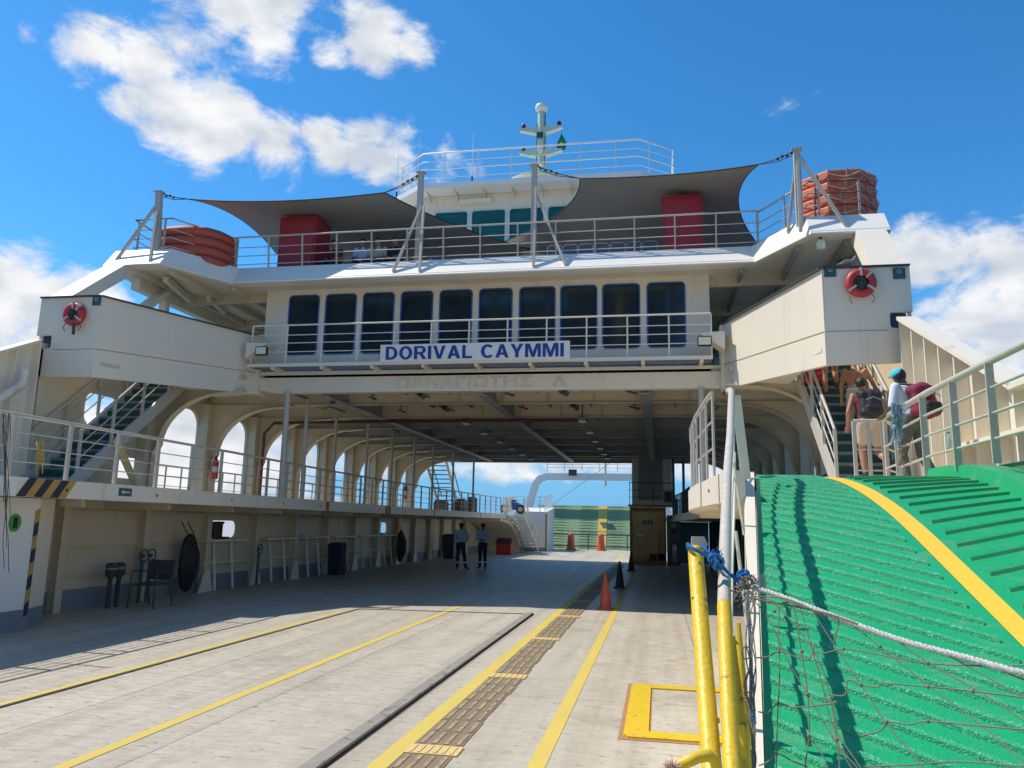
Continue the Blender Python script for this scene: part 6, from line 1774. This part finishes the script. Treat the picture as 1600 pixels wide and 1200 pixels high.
t = thing('notice_board', 'pale square notice on the shaded left wall above a leaning rack', 'notice', (-10.6, at(468, 848, x=-10.7).y, 1.5))
yy = at(470, 830, x=-10.66).y
obj('sheet', MB().box(-10.665, -10.65, yy - .35, yy + .35, 1.3, 1.75), 'paper', t)
obj('frame', MB().box(-10.69, -10.666, yy - .38, yy + .38, 1.27, 1.78), 'greypaint', t)

# ================================================================== PEOPLE
V = Vector
def shell(parts, voxel, m, name, parent, smooth_it=4, extra=None, **k):
    mb = MB()
    for p in parts:
        if p[0] == 'c': mb.cap(*p[1:])
        else: mb.ball(*p[1:])
    o = obj(name, mb, m)
    r = o.modifiers.new('r', 'REMESH'); r.mode = 'VOXEL'; r.voxel_size = voxel; r.use_smooth_shade = True
    sm = o.modifiers.new('s', 'SMOOTH'); sm.factor = .5; sm.iterations = smooth_it
    me = mesh_from_mods(o)
    bpy.data.objects.remove(o)
    o = obj(name, me, m, parent)
    for p in me.polygons: p.use_smooth = True
    tag(o, **k)
    return o

def person(label, origin, rz, J, skin='skin', top=None, bottom=None, shoes='black', hair='hair', hat=None, sleeves=0.5, trouser=1.0, bands=False, group=None, skirt=None, curl=.5, bare_back=False):
    """J: joints in the person's own frame (x right, y forward, z up), origin at the feet"""
    t = thing('person', label, 'person', origin, group)
    Rz = Matrix.Rotation(rz, 3, 'Z'); O = V(origin)
    W_ = lambda p: O + Rz @ V(p)
    D = {k: W_(v) for k, v in J.items()}
    vox = .013
    B = []
    c = lambda a, b, r0, r1: B.append(('c', a, b, r0, r1, 12))
    pel, wai, che, nec, hed = D['pelvis'], D['waist'], D['chest'], D['neck'], D['head']
    side = (D['shR'] - D['shL']).normalized()
    fwd = (Rz @ V((0, 1, 0)))
    hs_ = (D['hipR'] - D['hipL']).normalized()
    for s in (-1, 1):
        c(pel + hs_ * .055 * s, wai + side * .045 * s, .105, .092)
        c(wai + side * .045 * s, che + side * .07 * s, .092, .105)
    c(che - side * .11, che + side * .11, .09, .09)
    c(che + V((0, 0, .0)), nec, .085, .05)
    hd = (hed - nec).normalized()
    c(nec - hd * .03, nec + hd * .07, .05, .048)
    hf = D.get('look', W_((0, 1, 0)) - O).normalized() if 'look' in D else fwd
    B.append(('b', hed, (.076, .088, .105), 14, 10))
    B.append(('c', hed + hf * .035 - hd * .05, hed + hf * .05 - hd * .075, .055, .042, 10))      # jaw
    B.append(('c', hed + hf * .082 + hd * .0, hed + hf * .10 - hd * .03, .012, .017, 8))         # nose
    sd2 = hf.cross(hd).normalized()
    for s in (-1, 1):
        B.append(('c', hed + sd2 * .076 * s - hd * .01, hed + sd2 * .082 * s + hd * .02, .014, .016, 8))  # ears
        sh, el, wr_ = D['sh' + 'LR'[s > 0]], D['el' + 'LR'[s > 0]], D['wr' + 'LR'[s > 0]]
        c(che + side * .1 * s, sh, .075, .055)
        c(sh, el, .052, .040); c(el, wr_, .041, .026)
        hdir = (D['ha' + 'LR'[s > 0]] - wr_).normalized()
        pm = wr_ + hdir * .045
        c(wr_, pm, .026, .032)
        across = hdir.cross(V((0, 0, 1)) if abs(hdir.z) < .9 else fwd).normalized()
        nrm_ = hdir.cross(across).normalized()
        for q, (o_, L_) in enumerate(((-.030, .062), (-.010, .072), (.010, .068), (.029, .052))):
            a = pm + across * o_ + hdir * .02; b = a + hdir * L_ * .55 + nrm_ * .008; e = b + hdir * L_ * .35 + nrm_ * .03 * curl
            B.append(('c', a, b, .011, .010, 7)); B.append(('c', b, e, .010, .008, 7))
        a = wr_ + hdir * .02 + across * -.026 * s
        B.append(('c', a, a + hdir * .035 + across * -.030 * s, .012, .010, 7))
        B.append(('c', a + hdir * .035 + across * -.030 * s, a + hdir * .065 + across * -.032 * s, .010, .008, 7))
        hp, kn_, an, to = D['hip' + 'LR'[s > 0]], D['kn' + 'LR'[s > 0]], D['an' + 'LR'[s > 0]], D['to' + 'LR'[s > 0]]
        c(hp, kn_, .088, .056); c(kn_, lerp(kn_, an, .35), .055, .056); c(lerp(kn_, an, .35), an, .056, .036)
        c(an, to, .036, .028)
        c(an + (an - to).normalized() * .03 + (to - an).cross(side).normalized() * .0, an, .034, .036)
    body = shell(B, vox, skin, 'body', t)
    if top:
        P = []
        for s in (-1, 1):
            P.append(('c', lerp(pel, wai, .45) + side * .06 * s, wai + side * .05 * s, .112, .106, 12))
            P.append(('c', wai + side * .05 * s, che + side * .075 * s, .106, .118, 12))
            sh, el, wr_ = D['sh' + 'LR'[s > 0]], D['el' + 'LR'[s > 0]], D['wr' + 'LR'[s > 0]]
            P.append(('c', che + side * .1 * s, sh, .088, .064 if sleeves > 0 else .05, 12))
            if sleeves > 0:
                e = lerp(sh, el, min(1, sleeves * 2)); P.append(('c', sh, e, .066, .054, 12))
                if sleeves > .5: P.append(('c', el, lerp(el, wr_, (sleeves - .5) * 2), .053, .038, 12))
        P.append(('c', che - side * .11, che + side * .11, .102, .102, 12))
        P.append(('c', che, lerp(che, nec, .8), .094, .062, 12))
        shell(P, vox, top, 'shirt', t)
    if bottom:
        P = [('c', pel + hs_ * -.055, pel + hs_ * .055, .116, .116, 12)]
        for s in (-1, 1):
            hp, kn_, an = D['hip' + 'LR'[s > 0]], D['kn' + 'LR'[s > 0]], D['an' + 'LR'[s > 0]]
            P.append(('c', pel + hs_ * .055 * s, lerp(pel, wai, .6) + side * .05 * s, .114, .104, 12))
            P.append(('c', hp, lerp(hp, kn_, min(1, trouser * 2)), .102, .080 if trouser < .5 else .070, 12))
            if trouser > .5: P.append(('c', kn_, lerp(kn_, an, min(1, (trouser - .5) * 2) - .03), .070, .056, 12))
        shell(P, vox, bottom, 'trousers' if trouser > .6 else 'shorts', t)
    if bands:
        for s in (-1, 1):
            kn_, an = D['kn' + 'LR'[s > 0]], D['an' + 'LR'[s > 0]]
            a = lerp(kn_, an, .52); b = lerp(kn_, an, .66)
            obj('reflective_band', MB().tube([a, b], [.072, .071], 14), 'reflect', t, smooth=50)
    if shoes:
        for s in (-1, 1):
            an, to = D['an' + 'LR'[s > 0]], D['to' + 'LR'[s > 0]]
            d = (to - an).normalized()
            shell([('c', an - d * .02 + V((0, 0, 0)), to + d * .02, .048, .040, 10), ('c', an - d * .03, an + V((0, 0, .03)), .044, .046, 10)], .012, shoes, 'shoe', t, 3)
    if hair:
        P = [('b', hed + hd * .022 - hf * .014, (.086, .096, .100), 14, 10)]
        if hair == 'long': P.append(('c', hed - hf * .06, hed - hf * .07 - hd * .16, .06, .04, 10))
        o = shell(P, .012, 'hair', 'hair', t, 2)
        # keep the face free: drop the part in front of and below the hairline
        import bmesh
        bmh = bmesh.new(); bmh.from_mesh(o.data)
        dl = [f for f in bmh.faces if (f.calc_center_median() - hed).dot(hf) > .035 and (f.calc_center_median() - hed).dot(hd) < .062 or (f.calc_center_median() - hed).dot(hd) < -.055 and hair != 'long']
        bmesh.ops.delete(bmh, geom=dl, context='FACES'); bmh.to_mesh(o.data); bmh.free()
    if hat:
        o = shell([('b', hed + hd * .045 - hf * .005, (.095, .104, .085), 14, 10)], .012, hat, 'cap', t, 2)
        import bmesh
        bmh = bmesh.new(); bmh.from_mesh(o.data)
        dl = [f for f in bmh.faces if (f.calc_center_median() - hed).dot(hd) < .02]
        bmesh.ops.delete(bmh, geom=dl, context='FACES'); bmh.to_mesh(o.data); bmh.free()
        br = [hed + hd * .03 + hf * .08 + sd2 * (.07 * math.cos(a)) + hf * (.085 * math.sin(a)) - hd * .012 * math.sin(a) for a in [math.pi * q / 10 for q in range(11)]]
        obj('cap_brim', MB().plate(br, hd * .008), hat, t)
    return t, D

def stand(**k):
    J = dict(pelvis=(0, 0, .95), waist=(0, .0, 1.09), chest=(0, -.01, 1.30), neck=(0, 0, 1.46), head=(0, .025, 1.60), shL=(-.185, 0, 1.40), shR=(.185, 0, 1.40), elL=(-.25, -.04, 1.12), elR=(.25, -.04, 1.12),
             wrL=(-.25, .06, .88), wrR=(.25, .06, .88), haL=(-.25, .09, .80), haR=(.25, .09, .80), hipL=(-.085, 0, .92), hipR=(.085, 0, .92), knL=(-.10, .02, .50), knR=(.10, .02, .50), anL=(-.11, -.02, .075), anR=(.11, -.02, .075), toL=(-.13, .13, .035), toR=(.13, .13, .035))
    J.update(k); return J

# two crewmen on the shaded deck
person('crewman in light blue shirt and dark trousers, turned sideways with one foot forward', (-7.42, 29.2, 0), R(195), stand(toL=(-.28, .10, .035), anL=(-.20, -.02, .075), knL=(-.14, .03, .50), wrL=(-.12, -.16, .95), haL=(-.05, -.19, .93), elL=(-.27, -.10, 1.13), wrR=(.14, .18, .98), haR=(.08, .22, .96)),
       skin='skindark', top='shirtblue', bottom='navycloth', sleeves=.95, trouser=1, bands=True, hair=None, hat='blackcloth', group='crewmen talking on the deck')
person('crewman in light blue shirt facing the camera with hands clasped at his belt', (-6.72, 29.9, 0), R(178), stand(wrL=(-.06, .20, 1.10), haL=(.0, .22, 1.10), wrR=(.06, .22, 1.07), haR=(.0, .24, 1.08), elL=(-.27, .02, 1.14), elR=(.27, .02, 1.14)),
       skin='skindark', top='shirtblue', bottom='navycloth', sleeves=.95, trouser=1, bands=True, hair=None, hat='blackcloth', group='crewmen talking on the deck')

def stair_z(y): return 2.24 + (y - 13.4) / 3.5 * 2.91
def backpack(label, D, rz, m, w, h, d, drop=0, m2='blackcloth', parent=None):
    Rz = Matrix.Rotation(rz, 3, 'Z'); f = Rz @ V((0, 1, 0)); s = Rz @ V((1, 0, 0)); up = (D['neck'] - D['pelvis']).normalized()
    c0 = lerp(D['chest'], D['waist'], .35) - f * (.12 + d / 2) - up * drop
    t = thing('backpack', label, 'backpack', c0)
    P = []
    for a in (-1, 1):
        for b in (-1, 1):
            P.append(('c', c0 + s * a * (w / 2 - .07) + up * b * (h / 2 - .08) - f * (d * .12), c0 + s * a * (w / 2 - .07) + up * b * (h / 2 - .08) + f * (d * .3), .075, .07, 10))
    P.append(('c', c0 - up * (h / 2 - .1), c0 + up * (h / 2 - .09), min(w, d) * .5, min(w, d) * .46, 14))
    for a in (-1, 1): P.append(('c', c0 + s * a * (w / 2 - .08) - up * (h / 2 - .09), c0 + s * a * (w / 2 - .09) + up * (h / 2 - .1), .085, .08, 12))
    shell(P, .016, m, 'pack_body', t, 4)
    pk = [('c', c0 - f * (d * .42) - up * (h * .18) - s * w * .2, c0 - f * (d * .42) - up * (h * .18) + s * w * .2, .06, .06, 10), ('c', c0 - f * (d * .42) - up * (h * .30) - s * w * .2, c0 - f * (d * .42) - up * (h * .30) + s * w * .2, .055, .055, 10)]
    shell(pk, .014, m2, 'front_pocket', t, 3)
    for a in ('L', 'R'):
        sh = lerp(D['sh' + a], D['chest'], .35)
        obj('shoulder_strap', MB().tube(bez([c0 + up * (h * .38) + (sh - D['chest']) * .5, sh + up * .085, sh + f * .10 - up * .0, lerp(D['waist'], D['chest'], .4) + (sh - D['chest']) * .9 + f * .06, c0 - up * h * .25 + (sh - D['chest'])], 5), .018, 6), m2, t, smooth=60)
    obj('zip', MB().tube([c0 - f * (d * .5 + .03) + up * h * .1 - s * w * .3, c0 - f * (d * .5 + .05) + up * h * .2, c0 - f * (d * .5 + .03) + up * h * .1 + s * w * .3], .007, 5), 'greypaint', t)
    return t
# man with the black backpack at the foot of the stairs
p = at(1355, 700, y=13.15)
o3 = (p.x + .04, 13.15, 2.52)
J = stand(pelvis=(0, .0, .93), waist=(0, .03, 1.07), chest=(0, .07, 1.28), neck=(0, .10, 1.43), head=(-.04, .13, 1.575), shL=(-.19, .07, 1.37), shR=(.19, .06, 1.37), elL=(-.29, .02, 1.10), wrL=(-.27, .18, .90), haL=(-.27, .24, .84), elR=(.25, .05, 1.10), wrR=(.22, .2, .95), haR=(.2, .27, .92),
          hipL=(-.09, .0, .90), knL=(-.09, .10, .50), anL=(-.08, .02, .08), toL=(-.08, .16, .045), hipR=(.09, 0, .90), knR=(.13, .04, .46), anR=(.20, -.30, .26), toR=(.22, -.24, .12))
t, D = person('man with black backpack, maroon vest and beige shorts starting up the green staircase', o3, R(2), J, skin='skin', top='maroon', bottom='beige', sleeves=0, trouser=.34, shoes='blackcloth', group='passengers climbing the stairs')
backpack('large black backpack on the back of the man in beige shorts', D, R(2), 'blackcloth', .36, .46, .24)
# woman with the bare back
yw = 14.62
o4 = (at(1338, 600, y=yw).x + .0, yw, stair_z(yw) - .02)
J = stand(pelvis=(0, 0, .93), waist=(0, .04, 1.06), chest=(0, .09, 1.26), neck=(0, .14, 1.41), head=(.0, .19, 1.55), shL=(-.175, .08, 1.36), shR=(.175, .08, 1.36), elL=(-.24, .06, 1.09), wrL=(-.24, .12, .85), haL=(-.24, .15, .78), elR=(.30, .14, 1.15), wrR=(.42, .30, .98), haR=(.46, .36, .95), knL=(-.10, .18, .55), anL=(-.1, .10, .22), toL=(-.1, .24, .19), knR=(.1, .03, .5), anR=(.1, -.08, .08), toR=(.1, .06, .04))
t, D = person('woman with a bare back and light grey trousers climbing the green staircase', o4, R(-4), J, skin='skin', top=None, bottom='beige', trouser=.95, shoes='blackcloth', group='passengers climbing the stairs')
c0 = D['chest']
obj('halter_top', MB().tube(bez([D['chest'] + V((-.13, .08, -.05)), D['chest'] + V((0, -.12, -.10)), D['chest'] + V((.13, .08, -.05))], 6), .02, 6), 'blackcloth', t, smooth=60)
obj('waistband', MB().tube([lerp(D['pelvis'], D['waist'], .55) + V((math.cos(a) * .155, math.sin(a) * .115, 0)) for a in [2 * math.pi * k / 18 for k in range(18)]], .018, 6, closed=True), 'whitecloth', t)
# person higher up, only legs seen
yu = 15.85
o5 = (at(1300, 600, y=yu).x, yu, stair_z(yu) - .02)
J = stand(knL=(-.12, .03, .52), anL=(-.13, -.05, .08), toL=(-.14, .09, .04), knR=(.10, .16, .60), anR=(.09, .06, .28), toR=(.09, .2, .25), elL=(-.27, .02, 1.14), wrL=(-.27, .06, .9), haL=(-.27, .08, .82))
t, D = person('person in dark shorts high on the green staircase, mostly hidden by the wing', o5, R(0), J, skin='skin', top='blackcloth', bottom='blackcloth', sleeves=.4, trouser=.22, shoes='brown', group='passengers climbing the stairs')
hb = D['haL'] + V((-.02, 0, -.30))
t = thing('hand_bag', 'red hand bag carried by the person high on the staircase', 'bag', hb)
shell([('c', hb + V((-.12, 0, .08)), hb + V((.12, 0, .08)), .075, .075, 10), ('c', hb + V((-.13, 0, -.12)), hb + V((.13, 0, -.12)), .085, .085, 10), ('c', hb + V((-.11, 0, -.05)), hb + V((.11, 0, 0)), .085, .085, 10)], .014, 'redbag', 'bag_body', t)
obj('handle', MB().tube(bez([hb + V((-.08, 0, .13)), hb + V((0, 0, .27)), hb + V((.08, 0, .13))], 6), .012, 6), 'redbag', t)
# man with the teal cap beside the ramp railing
ym = 10.7
o6 = (at(1430, 700, y=ym).x, ym, 2.25)
J = stand(pelvis=(0, .0, .91), waist=(0, .03, 1.05), chest=(0, .07, 1.25), neck=(-.01, .10, 1.39), head=(-.03, .15, 1.50), shL=(-.185, .07, 1.34), shR=(.185, .05, 1.34), elL=(-.25, .08, 1.08), wrL=(-.22, .27, .98), haL=(-.2, .34, .97), elR=(.24, .0, 1.08), wrR=(.2, .2, .95), haR=(.18, .27, .93), knL=(-.1, .12, .5), anL=(-.1, .05, .08), toL=(-.1, .2, .04), knR=(.1, .0, .48), anR=(.13, -.18, .13), toR=(.13, -.06, .04))
t, D = person('man in teal cap, white shirt and grey green trousers walking behind the ramp railing', o6, R(28), J, skin='skindark', top='whitecloth', bottom='olive', sleeves=.45, trouser=1, shoes='brown', hat='teal', group='passengers climbing the stairs')
backpack('maroon backpack bulging on the back of the man in the teal cap', D, R(28), 'maroon', .34, .44, .26, drop=.04, m2='blackcloth')
# four seated people under the left sail
def seated(px, label, shirt, skin='skin', rz=180, y=18.75, s=0):
    x = at(px, 395, y=y).x
    J = dict(pelvis=(0, -.02, .52), waist=(0, -.05, .66), chest=(0, -.05, .87), neck=(0, -.02, 1.03), head=(.01, .02, 1.165), shL=(-.185, -.03, .97), shR=(.185, -.03, .97), elL=(-.23, .08, .72), elR=(.23, .06, .72), wrL=(-.10, .26, .63), wrR=(.10, .26, .63), haL=(-.04, .31, .62), haR=(.04, .31, .62),
             hipL=(-.09, .02, .50), hipR=(.09, .02, .50), knL=(-.13, .42, .52), knR=(.13, .42, .52), anL=(-.13, .40, .09), anR=(.13, .40, .09), toL=(-.14, .54, .04), toR=(.14, .54, .04))
    person(label, (x, y, 7.93), R(rz + s), J, skin=skin, top=shirt, bottom='navycloth', sleeves=.4, trouser=1, group='people seated under the left shade sail')
    seat((x, y + .20, 7.93), 'deck seat under the %s' % label.split(' on ')[0], 'occupied seats under the left shade sail').rotation_euler.z = math.pi
seated(522, 'seated person in a maroon shirt on the seat nearest the red cabinet', 'maroon')
seated(567, 'seated person in a pale shirt on the second occupied seat from the red cabinet', 'shirtblue', s=10)
seated(591, 'seated person in a beige shirt on the third occupied seat from the red cabinet', 'beige')
seated(618, 'seated person in a black shirt on the occupied seat nearest the sail post', 'blackcloth', s=-8)

# ================================================================== STRUCTURES BEHIND THE CAMERA (seen mirrored in the cabin windows)
t = thing('quay_gantry', 'tall pale lattice gantry on the quay with a raised green ramp', 'gantry', (-4, -16, 0))
for x in (-11.5, -7.5, 1.5, 5.5):
    obj('column', MB().box(x - .2, x + .2, -16.2, -15.8, -1, 22), 'slate', t)
for k in range(7):
    z = 9 + k * 2.1
    obj('brace', MB().bar((-11.5, -16, z), (-7.5, -16, z + 2.1), .2, .2).bar((1.5, -16, z + 2.1), (5.5, -16, z), .2, .2), 'slate', t)
obj('crosshead', MB().box(-12, 6, -16.3, -15.7, 20, 22), 'slate', t)
obj('raised_ramp', MB().hexa([(-7, -17, 6), (1, -17, 6), (1, -16.8, 6), (-7, -16.8, 6), (-7, -19, 19), (1, -19, 19), (1, -18.8, 19), (-7, -18.8, 19)]), 'dkgreen', t)
obj('ramp_stripe', MB().hexa([(-2.4, -16.78, 6), (-1.7, -16.78, 6), (-1.7, -16.76, 6), (-2.4, -16.76, 6), (-2.4, -18.78, 19), (-1.7, -18.78, 19), (-1.7, -18.76, 19), (-2.4, -18.76, 19)]), 'yellow', t)
t = thing('quay_building', 'dark long quay building with red panels behind the camera', 'building', (-20, -24, -3))
obj('walls', MB().box(-30, -9, -30, -22, -3, 19), 'dkgreen', t)
obj('roof', MB().plate([(-31, -21, 19), (-8, -21, 19), (-8, -31, 19), (-31, -31, 19)], (0, 0, .4)), 'slate', t)
for k in range(5): obj('red_panel', MB().box(-28 + k * 4, -26.5 + k * 4, -21.99, -21.9, 12, 16), 'red', t)
obj('quay_slab', MB().box(-40, 30, -40, -3.6, -3.1, -.3), 'deck', kind='structure')
